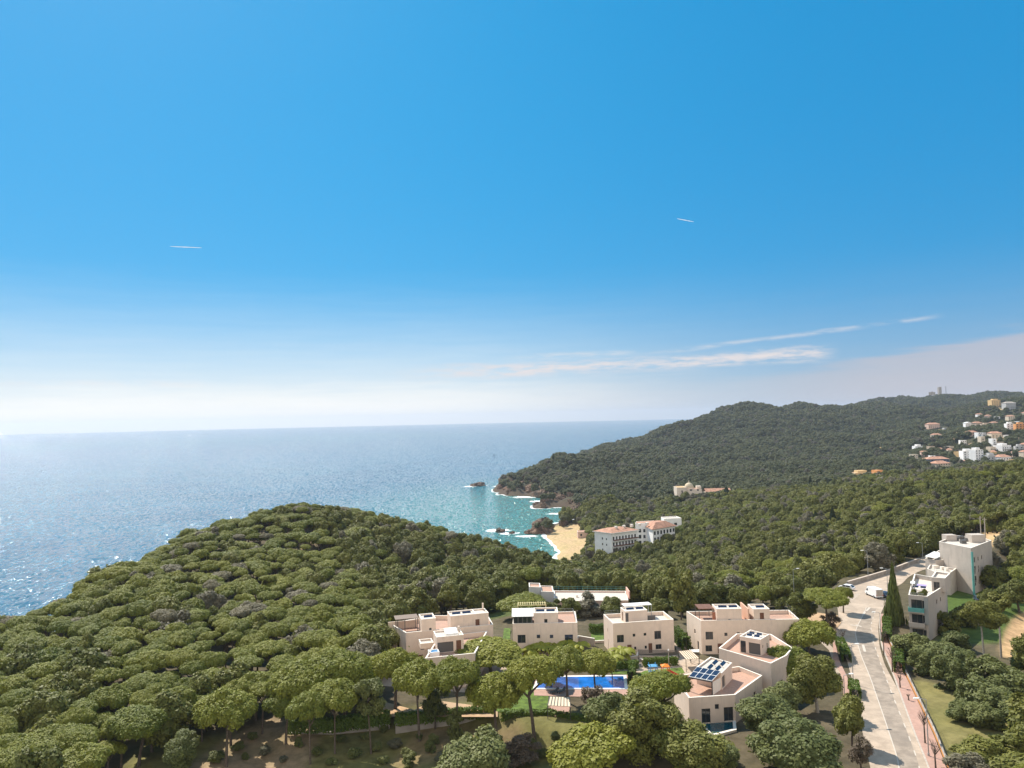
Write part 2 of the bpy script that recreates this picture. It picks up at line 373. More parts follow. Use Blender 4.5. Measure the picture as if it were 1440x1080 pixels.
def H(X, Y):
    X = np.asarray(X, float); Y = np.asarray(Y, float); sh = X.shape; x = X.ravel(); y = np.maximum(Y.ravel(), 12.)
    z = np.empty(x.size)
    for i in range(0, x.size, 20000):
        u, v = _uv(x[i:i + 20000], y[i:i + 20000])
        z[i:i + 20000] = _w[_n] - np.hypot(u[:, None] - _cu[None], v[:, None] - _cv[None]) @ _w[:_n]
    amp = sstep(4, 30, np.abs(z)) * np.clip((y - 150) / 800, 0, 1)
    z = z + amp * (fbm(x / 140, y / 140) * 26 * np.clip(y / 1500, .2, 1.3) + fbm(x / 35, y / 35) * 5)
    nearsea = sstep(14, 2, np.abs(z - 2)) * (y > 300)
    z = z + nearsea * fbm(x / 16 + 5, y / 22) * np.where((y > 640) & (y < 1300), 6.5, 3.0) * (1 - BMASK(x, y))
    inside = inpoly(x, y, PLAT); d = dpoly(x, y, PLAT)
    k = np.where(inside, 1.0, sstep(5, 0, d))
    z = z * (1 - k) + 48.94 * k
    return z.reshape(sh)
BEACH = [gz(px, py, 1.0)[:2] for px, py in [(754, 751), (766, 757), (776, 764), (782, 772), (782, 780), (780, 788), (775, 800), (812, 800), (826, 782), (829, 768), (826, 757), (815, 746), (798, 743), (783, 744), (772, 748)]]
def BMASK(x, y):
    k = inpoly(x, y, BEACH); d = dpoly(x, y, BEACH); return np.where(k, 1.0, sstep(25, 3, d))
def H1(x, y): return float(H(np.array([x]), np.array([y]))[0])
def onT(px, py, y0=60, y1=4000, lift=0.0):
    d = ray(px, py); Ys = np.geomspace(y0, y1, 1500); P = CP[None] + d[None] * (Ys / d[1])[:, None]
    h = H(P[:, 0], P[:, 1]) + lift; k = np.nonzero(h >= P[:, 2])[0]
    if len(k) == 0: return P[-1]
    i = max(k[0], 1); a, b = P[i - 1], P[i]; ha, hb = h[i - 1], h[i]
    t = (a[2] - ha) / ((a[2] - ha) - (b[2] - hb) + 1e-9); p = a + (b - a) * np.clip(t, 0, 1); return p

# ground sheet : polar grid round the camera
NA, NR = 560, 430
ang = np.linspace(R_(-58), R_(58), NA); rad = np.geomspace(30, 5200, NR)
AA, RR = np.meshgrid(ang, rad); GX = RR * np.sin(AA); GY = RR * np.cos(AA)
GZ = H(GX, np.maximum(GY, 12.))
GZ = np.where(GZ < -20, -20, GZ)
def grid_faces(nr, na):
    i = np.arange(nr * na).reshape(nr, na)
    return np.stack([i[:-1, :-1], i[:-1, 1:], i[1:, 1:], i[1:, :-1]], -1).reshape(-1, 4)
def mesh_np(name, V, Fq):
    me = bpy.data.meshes.new(name); V = np.asarray(V, np.float32).reshape(-1, 3); Fq = np.asarray(Fq, np.int32)
    me.vertices.add(len(V)); me.vertices.foreach_set('co', V.ravel())
    k = Fq.shape[1]; me.loops.add(Fq.size); me.loops.foreach_set('vertex_index', Fq.ravel())
    me.polygons.add(len(Fq)); me.polygons.foreach_set('loop_start', np.arange(0, Fq.size, k, dtype=np.int32))
    me.update(calc_edges=True); return me
def vcol(me, name, C_):
    a = me.color_attributes.new(name, 'FLOAT_COLOR', 'POINT'); C_ = np.asarray(C_, np.float32)
    a.data.foreach_set('color', np.concatenate([C_, np.ones((len(C_), 1), np.float32)], 1).ravel())
def fattr(me, name, A, dom='POINT', typ='FLOAT'):
    a = me.attributes.new(name, typ, dom); a.data.foreach_set('value' if typ in ('FLOAT', 'INT') else 'vector', np.asarray(A).ravel())

gx, gy, gzv = GX.ravel(), GY.ravel(), GZ.ravel()
# surface colours of the bare ground
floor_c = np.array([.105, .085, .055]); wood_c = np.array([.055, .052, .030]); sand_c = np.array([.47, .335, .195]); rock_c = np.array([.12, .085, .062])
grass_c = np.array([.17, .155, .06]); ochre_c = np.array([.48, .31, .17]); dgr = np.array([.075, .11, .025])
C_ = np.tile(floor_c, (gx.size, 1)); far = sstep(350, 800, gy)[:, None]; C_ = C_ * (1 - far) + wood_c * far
def paint(P, col, soft=2.0, zpix=None):
    global C_
    P = [(p[0], p[1]) for p in P]
    k = np.where(inpoly(gx, gy, P), 1.0, sstep(soft, 0, dpoly(gx, gy, P)))[:, None]
    C_ = C_ * (1 - k) + np.array(col) * k
def ppix(L): return [onT(px, py) for px, py in L]
paint([(-62, 88), (-60, 124), (-38, 132), (-8, 134), (10, 128), (12, 100), (0, 88)], grass_c, 4)
paint(ppix([(275, 1079), (330, 1040), (380, 1015), (440, 1022), (420, 1079)]), (.30, .22, .14), 3)
paint(ppix([(560, 1075), (600, 1028), (720, 1030), (730, 1060)]), (.24, .18, .10), 3)
paint(ppix([(1280, 960), (1300, 960), (1440, 1030), (1440, 1079), (1345, 1079)]), (.20, .17, .07), 3)
paint(ppix([(1325, 830), (1440, 800), (1440, 905), (1330, 905)]), dgr, 3)
paint(ppix([(1410, 912), (1418, 890), (1427, 874), (1442, 862), (1490, 862), (1490, 925), (1414, 924)]), ochre_c, 1.2)
paint(ppix([(1386, 748), (1420, 738), (1460, 742), (1460, 772), (1390, 768)]), ochre_c, 2)
paint(ppix([(795, 855), (760, 838), (700, 842), (690, 870)]), (.08, .10, .03), 3)
for (px, py, rx, ry) in [(430, 768, 5, 14), (450, 812, 4, 8), (1275, 700, 14, 3), (1200, 720, 10, 3), (1040, 742, 12, 3), (1215, 668, 20, 2.5), (1345, 609, 8, 5), (1243, 632, 9, 3), (1400, 577, 12, 4), (1345, 640, 10, 3), (1410, 618, 20, 5), (1360, 628, 14, 4)]:
    paint(ppix([(px - rx, py), (px, py + ry), (px + rx, py), (px, py - ry)]), (.42, .30, .18), 3)
gradx = np.gradient(GZ, axis=0) / np.gradient(RR, axis=0); grada = np.gradient(GZ, axis=1) / (np.gradient(AA, axis=1) * RR)
slope = np.hypot(gradx, grada).ravel()
k = (sstep(.55, 1.1, slope) * sstep(60, 20, gzv) * (gy > 300))[:, None]; C_ = C_ * (1 - k) + rock_c * k
k = (sstep(9, 4, gzv) * (gy > 200))[:, None]; C_ = C_ * (1 - k) + np.array([.085, .060, .044]) * k
k = (BMASK(gx, gy) * (gzv < 9))[:, None]; k = np.where(k > .5, 1, k); C_ = C_ * (1 - k) + sand_c * k
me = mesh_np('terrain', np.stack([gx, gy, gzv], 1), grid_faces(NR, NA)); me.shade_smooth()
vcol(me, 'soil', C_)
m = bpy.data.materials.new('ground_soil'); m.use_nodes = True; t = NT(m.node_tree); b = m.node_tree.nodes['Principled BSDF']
b.inputs['Roughness'].default_value = .95; b.inputs['Specular IOR Level'].default_value = .15
a_ = t.n('ShaderNodeAttribute', attribute_name='soil'); g_ = t.n('ShaderNodeNewGeometry')
f1 = t.noise(g_.outputs['Position'], .5, 6.0, .65); f2 = t.noise(g_.outputs['Position'], .05, 4.0, .6)
cc = t.mix(t.mapr(f1, .3, .72, 0, 1), t.mix(1.0, a_.outputs['Color'], (.66, .66, .62), 'MULTIPLY'), t.mix(1.0, a_.outputs['Color'], (1.2, 1.18, 1.15), 'MULTIPLY'))
cc = t.mix(t.mapr(f2, .35, .7, 0, .35), cc, t.mix(1.0, a_.outputs['Color'], (.78, .95, .6), 'MULTIPLY'))
t.l(cc, b.inputs['Base Color'])
bp = t.n('ShaderNodeBump'); bp.inputs['Strength'].default_value = .5; bp.inputs['Distance'].default_value = .3; t.l(f1, bp.inputs['Height']); t.l(bp.outputs[0], b.inputs['Normal'])
tag(link('terrain', me, m), kind='structure')

# ------------------------------------------------------------------ sea
NA2, NR2 = 420, 420
ang2 = np.linspace(R_(-62), R_(62), NA2); rad2 = np.concatenate([np.geomspace(120, 1500, 320), np.geomspace(1520, 18000, NR2 - 320)])
A2_, R2_ = np.meshgrid(ang2, rad2); SX = R2_ * np.sin(A2_); SY = R2_ * np.cos(A2_)
SH = H(SX, SY)
me = mesh_np('sea', np.stack([SX.ravel(), SY.ravel(), np.zeros(SX.size)], 1), grid_faces(NR2, NA2)); me.shade_smooth()
dpt = -SH.ravel(); sxr, syr = SX.ravel(), SY.ravel()
cove = gz(765, 735, 0)
dc = np.hypot((sxr - cove[0]) / 1.0, (syr - cove[1] - 60) / 2.1)
shal = np.clip(sstep(330, 40, dc) * .85 + sstep(9, 1.0, dpt) * .35 * (syr < 1500), 0, 1)
foam = sstep(2.2, .1, dpt) * (syr > 300) * (syr < 1500)
def reef(px, py, wx, wy):
    p = gz(px, py, 0); return np.exp(-((sxr - p[0]) / wx) ** 2 - ((syr - p[1]) / wy) ** 2)
for q in [(790, 722, 22, 9), (742, 699, 26, 12), (765, 705, 22, 14), (705, 684, 16, 20), (725, 690, 20, 14), (700, 746, 14, 12), (716, 750, 12, 8), (661, 684, 14, 12), (678, 683, 12, 8), (740, 754, 14, 6), (780, 711, 14, 7)]:
    foam = np.maximum(foam, reef(*q) * .95)
fattr(me, 'shallow', shal); fattr(me, 'foam', foam)
m = bpy.data.materials.new('sea_water'); m.use_nodes = True; t = NT(m.node_tree); b = m.node_tree.nodes['Principled BSDF']
g_ = t.n('ShaderNodeNewGeometry'); P_ = g_.outputs['Position']
mp = t.n('ShaderNodeMapping'); mp.inputs['Scale'].default_value = (1, 1.3, 1); mp.inputs['Rotation'].default_value = (0, 0, .25); t.l(P_, mp.inputs[0])
a1 = t.n('ShaderNodeAttribute', attribute_name='shallow'); a2 = t.n('ShaderNodeAttribute', attribute_name='foam')
wn1 = t.noise(mp.outputs[0], .55, 1.5, .5); wn2 = t.noise(mp.outputs[0], .06, 4.0, .6); wn3 = t.noise(mp.outputs[0], .006, 3.0, .55)
deep = t.mix(t.mapr(wn3, .35, .65), (.012, .100, .175), (.018, .125, .205))
cc = t.mix(a1.outputs['Fac'], deep, (.075, .225, .215))
cc = t.mix(t.mapr(wn2, .42, .62, 0, .25), cc, t.mix(1.0, cc, (.7, .8, .85), 'MULTIPLY'))
fn = t.noise(P_, .22, 6.0, .7)
ff = t.m('MULTIPLY', t.mapr(t.m('ADD', a2.outputs['Fac'], t.m('MULTIPLY', t.m('SUBTRACT', fn, .5), 1.3)), .42, .68), 1.0, clamp=True)
cc = t.mix(ff, cc, (.82, .84, .84)); t.l(cc, b.inputs['Base Color'])
t.l(t.mapr(ff, 0, 1, .10, .8), b.inputs['Roughness']); b.inputs['IOR'].default_value = 1.33; b.inputs['Specular IOR Level'].default_value = .23
hh = t.m('ADD', t.m('MULTIPLY', wn1, .9), t.m('MULTIPLY', wn2, 3.0))
bp = t.n('ShaderNodeBump'); bp.inputs['Strength'].default_value = .75; bp.inputs['Distance'].default_value = 1.0; t.l(hh, bp.inputs['Height']); # small wave facets, each tilted its own way, so that the sun glitters on them
mv = t.n('ShaderNodeMapping'); mv.inputs['Scale'].default_value = (.75, .27, 1); mv.inputs['Rotation'].default_value = (0, 0, .12); t.l(P_, mv.inputs[0])
wob = t.n('ShaderNodeVectorMath', operation='MULTIPLY_ADD'); wq = t.n('ShaderNodeTexNoise'); wq.inputs['Scale'].default_value = .9; t.l(mv.outputs[0], wq.inputs['Vector']); t.l(wq.outputs['Color'], wob.inputs[0]); wob.inputs[1].default_value = (1.6, 1.6, 0); t.l(mv.outputs[0], wob.inputs[2])
vo = t.n('ShaderNodeTexVoronoi', voronoi_dimensions='2D'); vo.inputs['Scale'].default_value = 1.0; t.l(wob.outputs[0], vo.inputs['Vector'])
tl = t.n('ShaderNodeVectorMath', operation='MULTIPLY_ADD'); t.l(vo.outputs['Color'], tl.inputs[0]); tl.inputs[1].default_value = (1.15, 1.15, 0); tl.inputs[2].default_value = (-.575, -.575, 0)
ad = t.n('ShaderNodeVectorMath', operation='MULTIPLY_ADD'); t.l(tl.outputs[0], ad.inputs[0]); ad.inputs[1].default_value = (.8, .8, 0); t.l(bp.outputs[0], ad.inputs[2])
nz2 = t.n('ShaderNodeVectorMath', operation='NORMALIZE'); t.l(ad.outputs[0], nz2.inputs[0]); t.l(nz2.outputs[0], b.inputs['Normal'])
tag(link('sea', me, m), kind='structure')
# ------------------------------------------------------------------ tree meshes (unit sized, shared by the copies)
def unit(v): return v / (np.linalg.norm(v, axis=-1, keepdims=True) + 1e-9)
def leaf_quads(P, Nn, size, jit=.55, asp=1.5):
    n = len(P); Nn = unit(Nn + rng.normal(0, jit, (n, 3)))
    a = unit(np.cross(Nn, rng.normal(0, 1, (n, 3)))); b_ = np.cross(Nn, a)
    s = (size * rng.uniform(.6, 1.35, n))[:, None] if np.ndim(size) == 0 else size[:, None] * rng.uniform(.6, 1.35, n)[:, None]
    a = a * s * .5 * asp; b_ = b_ * s * .5
    return np.stack([P - a - b_, P + a - b_ * .6, P + a * .9 + b_, P - a * .7 + b_ * .9], 1)
def quads_mesh(name, Q, tint, m):
    n = len(Q); me = mesh_np(name, Q.reshape(-1, 3), np.arange(n * 4).reshape(n, 4))
    a = me.attributes.new('tint', 'FLOAT', 'FACE'); a.data.foreach_set('value', np.clip(tint, 0, 1).astype(np.float32)); me.materials.append(m); return me
def lobes_crown(name, L, n, leaf, m, jit=.5, zlo=-.55, fill=.12):
    """L: lobes (x,y,z,r).  Leaves cover the outside of the union of the lobes, some fill the inside."""
    L = np.asarray(L); w_ = L[:, 3] ** 2; idx = rng.choice(len(L), int(n * 2.2), p=w_ / w_.sum())
    d = unit(rng.normal(0, 1, (len(idx), 3)) + [0, 0, .25]); keep = d[:, 2] > zlo; idx, d = idx[keep], d[keep]
    r = L[idx, 3] * np.where(rng.uniform(0, 1, len(idx)) < .22, rng.uniform(1.0, 1.32, len(idx)), rng.uniform(.74, 1.08, len(idx))); P = L[idx, :3] + d * r[:, None]
    dist = np.linalg.norm(P[:, None] - L[None, :, :3], axis=2) / L[None, :, 3]; dist[np.arange(len(P)), idx] = 9
    ok = dist.min(1) > .8; P, d, idx = P[ok][:n], d[ok][:n], idx[ok][:n]
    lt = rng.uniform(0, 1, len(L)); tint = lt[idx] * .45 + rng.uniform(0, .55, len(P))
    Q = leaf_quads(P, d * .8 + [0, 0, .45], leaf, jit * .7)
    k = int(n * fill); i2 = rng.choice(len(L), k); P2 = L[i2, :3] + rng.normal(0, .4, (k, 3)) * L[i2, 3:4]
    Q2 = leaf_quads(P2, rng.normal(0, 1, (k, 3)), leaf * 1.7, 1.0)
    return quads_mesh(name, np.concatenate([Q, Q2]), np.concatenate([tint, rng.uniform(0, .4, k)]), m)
def umbrella_crown(i, n=11000, leaf=.058):
    L = [(0, 0, .30, .30)]; q = 0
    while len(L) < 44 and q < 6000:
        q += 1; a = rng.uniform(0, 2 * math.pi); r = math.sqrt(rng.uniform(0, 1)) * .80; z = .44 * math.sqrt(max(0, 1 - (r / .86) ** 2)) - .05 + rng.normal(0, .035)
        rr = rng.uniform(.15, .25); p = (r * math.cos(a), r * math.sin(a) * rng.uniform(.88, 1), z, rr)
        if all(math.dist(p[:3], l[:3]) > .165 for l in L): L.append(p)
    return lobes_crown('umbrella_crown', L, n, leaf, M_PINE, .45, -.62)
def round_crown(i, n=9500, leaf=.070, m=None, tall=1.0, nl=32):
    L = [(0, 0, 0, .45)]; q = 0
    while len(L) < nl and q < 4000:
        q += 1; d = unit(rng.normal(0, 1, 3) + [0, 0, .2]); r = rng.uniform(.35, .78); rr = rng.uniform(.17, .33)
        p = (d[0] * r, d[1] * r, d[2] * r * tall, rr)
        if all(math.dist(p[:3], l[:3]) > .20 for l in L[1:]): L.append(p)
    return lobes_crown('round_crown', L, n, leaf, m or M_BROAD, .55, -.75)
def open_crown(i, n=6500, leaf=.068, m=None):
    """aleppo pine: loose foliage pads at different heights with gaps"""
    L = []; q = 0
    while len(L) < 15 and q < 4000:
        q += 1; a = rng.uniform(0, 6.28); z = rng.uniform(-.75, .8); r = rng.uniform(.15, .72) * (1 - .35 * max(z, 0)); rr = rng.uniform(.20, .33)
        p = (r * math.cos(a), r * math.sin(a), z, rr)
        if all(math.dist(p[:3], l[:3]) > .33 for l in L): L.append(p)
    return lobes_crown('open_crown', L, n, leaf, m or M_BROAD, .6, -.6, .2)
def trunk_mesh(i, m, limbs=6, spread=.62, r0=.055, bend=.06):
    b_ = MB(); tp = rng.normal(0, bend, 2); b_.tube([(0, 0, -.04), (tp[0] * .4, tp[1] * .4, .35), (tp[0], tp[1], .72), (tp[0] * .6, tp[1] * .6, 1.0)], [r0 * 1.25, r0, r0 * .85, r0 * .45], 7)
    for k in range(limbs):
        a = k * 6.28 / limbs + rng.uniform(-.4, .4); s = rng.uniform(.6, 1) * spread; z0 = rng.uniform(.68, .86)
        b_.tube([(tp[0] * .95, tp[1] * .95, z0), (tp[0] + s * .55 * math.cos(a), tp[1] + s * .55 * math.sin(a), z0 + .13), (s * math.cos(a), s * math.sin(a), 1.0 + rng.uniform(.0, .04))], [r0 * .5, r0 * .36, r0 * .18], 5)
    me = bpy.data.meshes.new('trunk'); me.from_pydata(b_.v, [], b_.f); me.update(); me.materials.append(m); me.shade_smooth(); return me
def cone_crown(name, m, n=4200, leaf=.07, col=False):
    z = rng.uniform(0, 1, n) ** (.8 if col else 1.25); a = rng.uniform(0, 6.283, n)
    if col: rad_ = np.minimum(1, np.minimum(z * 7 + .5, ((1 - z) * 2.4) ** .6)); rad_ *= 1 + .12 * np.sin(a * 3 + z * 9)
    else:
        lay = np.floor(z * 13) / 13; fr = (z - lay) * 13; rad_ = (1.02 - z) * (1.15 - .5 * fr) * (1 + .24 * np.sin(a * 4 + lay * 40) + .16 * np.sin(a * 7 + lay * 91)) + rng.normal(0, .05, n)
    rr = rad_ * np.sqrt(rng.uniform(.35 if not col else .7, 1, n)); P = np.stack([rr * np.cos(a), rr * np.sin(a), z], 1)
    Nn = np.stack([np.cos(a), np.sin(a), np.full(n, .25 if col else .8)], 1)
    return quads_mesh(name, leaf_quads(P * [1, 1, 1], Nn, leaf * (3 if 0 else 1), .5) if False else _sq(P, Nn, leaf), rng.uniform(0, 1, n) * .7 + .3 * np.sin(z * 60) ** 2, m)
def _sq(P, Nn, leaf):
    return leaf_quads(P, Nn, leaf, .5)
CROWN = {'umbrella': [umbrella_crown(i) for i in range(6)],
         'broad': [round_crown(i) for i in range(4)] + [open_crown(i) for i in range(3)],
         'scrub': [round_crown(i, 8500, .070, M_SCRUB, .8) for i in range(3)] + [open_crown(0, 6500, .068, M_SCRUB)],
         'holm': [round_crown(i, 3200, .12, M_HOLM, .9) for i in range(3)],
         'brown': [open_crown(i, 3200, .055, M_BROWN) for i in range(2)],
         'grey': [open_crown(9, 6500, .062, M_SCRUB)]}
FINE = [umbrella_crown(i, 24000, .040) for i in range(4)]
FINEB = [round_crown(i, 22000, .046) for i in range(2)] + [round_crown(i, 20000, .047, M_SCRUB, .85) for i in range(2)]
CYP = [cone_crown('cypress_crown', M_CYP, 2600, .16, True) for i in range(2)]
CON = [cone_crown('conifer_crown', M_CONI, 5200, .13)]
TRK = [trunk_mesh(i, M_BARK) for i in range(5)]
TRKW = [trunk_mesh(i, M_BARKW, 4, .5) for i in range(2)]
def tree(name, P, r, rz, hc, crown, trunk, label, cat='tree', group=None, tr=1.0):
    """hc: height of the crown centre above the ground"""
    a = rng.uniform(0, 6.283)
    e = empty(name, P, a, label=label, cat=cat, group=group)
    c_ = link('crown', crown, None, e, (0, 0, hc)); c_.scale = (r * rng.uniform(.92, 1.15), r * rng.uniform(.78, 1.08), rz); c_.rotation_euler = (rng.normal(0, .07), rng.normal(0, .07), 0)
    t_ = link('trunk', trunk, None, e, (0, 0, 0)); t_.scale = (r * tr, r * tr, max(hc, .3))
    return e
def ptree(kind, px, pyb, wpx, pyc, label, cat='tree', asp=.8, group=None, trunk=None, name=None, tr=1.0, crown=None, base=None):
    """tree whose foot stands where the photo shows it, crown width and centre height measured there"""
    P = np.array(base) if base is not None else onT(px, pyb); Y = P[1]; r = wpx / 2 * Y / F; hc = at(px, pyc, Y)[2] - P[2]
    cr = crown or CROWN[kind][int(rng.integers(len(CROWN[kind])))]
    nm = name or {'umbrella': 'umbrella_pine', 'broad': 'broad_pine', 'scrub': 'scrub_oak', 'brown': 'dry_tree', 'grey': 'grey_tree'}[kind]
    return tree(nm, P, r, r * asp, hc, cr, trunk or TRK[int(rng.integers(len(TRK)))], label, cat, group, tr)

# hand-placed trees ------------------------------------------------
HAND = []
def hp(kind, px, pyb, w_, pyc, label, **k):
    e = ptree(kind, px, pyb, w_, pyc, label, **k); HAND.append((e.location.x, e.location.y, w_ / 2 * e.location.y / F)); return e
fu = lambda i: dict(crown=FINE[i % 4], asp=1.12)
G_FRONT = 'umbrella pines along the garden edge'
hp('umbrella', 318, 1078, 88, 1006, 'wide umbrella pine with two bare trunks at the left end of the dry clearing', **fu(0), tr=.8)
hp('umbrella', 402, 1046, 62, 996, 'umbrella pine between the wide leftmost clearing pine and the tall thin trunks', **fu(1))
hp('umbrella', 425, 1030, 92, 966, 'umbrella pine with broad flat crown behind the clearing and left of the hedge', **fu(2))
hp('umbrella', 436, 1075, 66, 1000, 'umbrella pine with leaning dark trunk in the middle of the dry clearing', **fu(3), tr=.7)
hp('umbrella', 471, 1060, 70, 985, 'slender umbrella pine with two thin trunks over the clearing', **fu(0), tr=.6)
hp('umbrella', 486, 1020, 96, 953, 'big umbrella pine with a patch of dead needles behind the hedge', **fu(1))
hp('umbrella', 556, 1008, 80, 944, 'large dome-shaped umbrella pine in front of the left house', **fu(2))
hp('grey', 522, 1060, 46, 978, 'greyish pine with thin open crown and tall straight trunk on the clearing', asp=1.1, tr=.9)
hp('umbrella', 590, 1042, 84, 962, 'umbrella pine with tall trunk in front of the hot tub terrace', **fu(3), tr=.7)
hp('umbrella', 642, 1042, 72, 955, 'umbrella pine right below the corner of the white front house', **fu(0), tr=.8)
hp('grey', 612, 1025, 44, 985, 'grey bushy tree under the pines left of the slide-white house wall', asp=1.1)
hp('umbrella', 699, 1046, 92, 982, 'umbrella pine with dense low crown in front of the small lawn', **fu(1), tr=.8)
hp('umbrella', 752, 1042, 80, 953, 'tall dark-trunked umbrella pine between the small lawn and the gazebo', **fu(2), tr=1.0)
hp('umbrella', 691, 950, 92, 921, 'spreading umbrella pine with forked limbs beside the front house', crown=FINE[3], asp=.55, tr=1.0)
hp('umbrella', 798, 988, 62, 934, 'umbrella pine rising in front of the pool left half', **fu(0), tr=.9)
hp('umbrella', 838, 985, 60, 938, 'umbrella pine in front of the middle of the blue pool', **fu(1), tr=.8)
hp('umbrella', 775, 965, 46, 945, 'small umbrella pine at the left end of the pool', **fu(2))
hp('umbrella', 536, 932, 54, 902, 'rounded umbrella pine against the left corner of the left house', crown=FINEB[0], asp=.85)
hp('umbrella', 492, 905, 64, 884, 'umbrella pine at the forest edge left of the houses', **fu(0))
hp('umbrella', 445, 925, 60, 898, 'umbrella pine with tiered crown at the forest edge', **fu(3))
hp('umbrella', 602, 856, 46, 845, 'small domed umbrella pine just behind the left house roof', **fu(2))
hp('umbrella', 735, 868, 74, 852, 'dense umbrella pine between the left house and the glazed-roof house', crown=FINE[1], asp=.6)
hp('umbrella', 931, 1035, 92, 972, 'big umbrella pine left of the solar-panel house', crown=FINE[2], asp=.8)
hp('broad', 905, 1060, 110, 1020, 'dark bushy pine filling the space below the pool deck', crown=FINEB[0], asp=.85)
hp('scrub', 862, 1040, 84, 1008, 'grey-green bushy tree right of the gazebo', crown=FINEB[2], asp=.9)
hp('brown', 838, 1015, 56, 985, 'leafless pinkish tree in front of the pool deck', asp=.8)
hp('umbrella', 835, 1105, 128, 1062, 'round dense umbrella pine at the bottom edge below the gazebo', crown=FINE[0], asp=.85)
hp('scrub', 668, 1110, 132, 1078, 'wide grey-green shrub tree at the bottom edge under the lawn pines', crown=FINEB[3], asp=.8)
hp('grey', 640, 1050, 32, 1022, 'grey leaning trunk with hanging dead foliage on the clearing', asp=1.3)
hp('scrub', 256, 1092, 64, 1054, 'pale grey-green bushy tree at the bottom edge left of the clearing', crown=FINEB[2], asp=.9)
hp('brown', 735, 1075, 60, 1052, 'pale dry bush on the shaded slope below the lawn', asp=.6)
hp('umbrella', 1138, 921, 68, 899, 'umbrella pine beside the road with clear round crown behind the angled house', **fu(3), tr=.9)
hp('umbrella', 1108, 962, 74, 938, 'dense umbrella pine at the right corner of the angled house', **fu(1))
hp('broad', 1150, 1002, 72, 958, 'olive-leaved tree with pale trunk beside the left footpath', crown=FINEB[1], asp=1.0, trunk=TRKW[0])
hp('scrub', 1082, 1042, 98, 1004, 'wide feathery tree covering the corner of the solar-panel house', crown=FINEB[2], asp=.6)
hp('scrub', 1016, 1090, 66, 1066, 'pale feathery shrub below the dark pool cover', crown=FINEB[3], asp=.7)
hp('umbrella', 1164, 887, 58, 843, 'umbrella pine with bare trunk standing on the street corner island', crown=FINE[0], asp=.65, tr=.9)
hp('umbrella', 1186, 862, 34, 838, 'small umbrella pine on the kerb behind the street corner island', **fu(1))
hp('broad', 1128, 880, 46, 853, 'dark round tree on a bare stem at the rear right house corner', asp=.85)
hp('brown', 1168, 884, 30, 871, 'brown leafless shrub on the street corner island', asp=.8)
hp('scrub', 1120, 1085, 130, 1058, 'mass of mixed shrubs along the bottom edge left of the road', crown=FINEB[3], asp=.7)
hp('broad', 980, 1095, 110, 1068, 'dark pine below the white-barked trunk at the bottom edge', crown=FINEB[1], asp=.8)
hp('brown', 1212, 1085, 42, 1055, 'bare winter tree on the left verge at the bottom of the road', asp=1.0)
hp('broad', 1198, 1050, 52, 1010, 'slim dark pine on the left verge beside the road', asp=1.2)
hp('scrub', 1100, 1010, 70, 985, 'teal-shaded shrub tree between the angled house and the verge', crown=FINEB[2], asp=.8)
hp('broad', 1385, 938, 60, 866, 'tall pine with two pale bare trunks right of the apartment block', crown=FINEB[1], asp=.7, trunk=TRKW[1], tr=.8)
hp('broad', 1408, 925, 46, 852, 'leaning pine beside the ochre path on the right', asp=.75, trunk=TRKW[0])
hp('broad', 1434, 862, 50, 836, 'rounded pine behind the ochre path at the right edge', asp=.8)
hp('broad', 1398, 832, 44, 814, 'broad olive-green pine on the grass behind the two pale trunks', asp=.8)
hp('scrub', 1444, 938, 44, 926, 'low shrub below the ochre path at the right edge', asp=.7)
GS = 'scrub oaks on the slope right of the road'
for i, (px, pyb, w_, pyc) in enumerate([(1282, 925, 56, 908), (1318, 935, 60, 918), (1352, 950, 58, 930), (1300, 948, 50, 934), (1338, 968, 66, 950), (1380, 965, 60, 946), (1412, 975, 58, 955), (1440, 985, 70, 965), (1365, 992, 60, 975),
                                        (1400, 1004, 68, 985), (1432, 1015, 64, 1000), (1350, 1012, 46, 998), (1345, 912, 40, 900), (1385, 1022, 56, 1008), (1460, 1030, 70, 1010)]):
    hp('scrub', px, pyb, w_, pyc, 'grey-green scrub oak in the thicket on the slope below the apartment block', asp=.75, group=GS)
for i, (px, pyb, w_, pyc) in enumerate([(1385, 1085, 80, 1064), (1430, 1078, 76, 1058), (1360, 1105, 70, 1085), (1440, 1105, 90, 1085)]):
    hp('broad', px, pyb, w_, pyc, 'yellow-green bush on the grassy bank at the bottom right corner', asp=.6, name='bush', cat='bush', group='bushes on the bottom right bank')
for px, pyb, w_, pyc, lb in [(1356, 880, 40, 866, 'olive tree pressed against the rear wall of the apartment block'), (1392, 858, 34, 842, 'low tree between the rear apartment block and the grass'), (1330, 892, 48, 876, 'dark shrub in the shade of the apartment block'),
                             (1395, 812, 50, 795, 'broad bush on the lawn behind the apartment block'), (1428, 815, 44, 800, 'broad bush beside the upper ochre path')]:
    hp('broad', px, pyb, w_, pyc, lb, asp=.85)
GB = 'evergreen bushes behind the rear houses'
for px, pyb, w_, pyc in [(775, 868, 40, 856), (800, 868, 44, 854), (830, 866, 50, 852), (862, 866, 44, 855), (900, 846, 62, 834), (925, 868, 40, 856), (880, 880, 26, 872), (960, 866, 36, 850), (992, 858, 44, 842), (1035, 858, 46, 842), (765, 884, 26, 874)]:
    hp('broad', px, pyb, w_, pyc, 'rounded olive-green evergreen in the row behind the rear houses', asp=.7, group=GB)
hp('brown', 1008, 858, 42, 838, 'tan half-bare tree behind the rear right house', asp=.9)
hp('umbrella', 1074, 856, 46, 841, 'small bright umbrella pine behind the rear right house roof', **fu(2))
hp('umbrella', 918, 842, 60, 830, 'flat bright umbrella pine above the long low building', crown=FINE[1], asp=.5)
hp('umbrella', 1065, 832, 60, 822, 'flat-topped pine above the tan half-bare tree', crown=FINE[3], asp=.5)
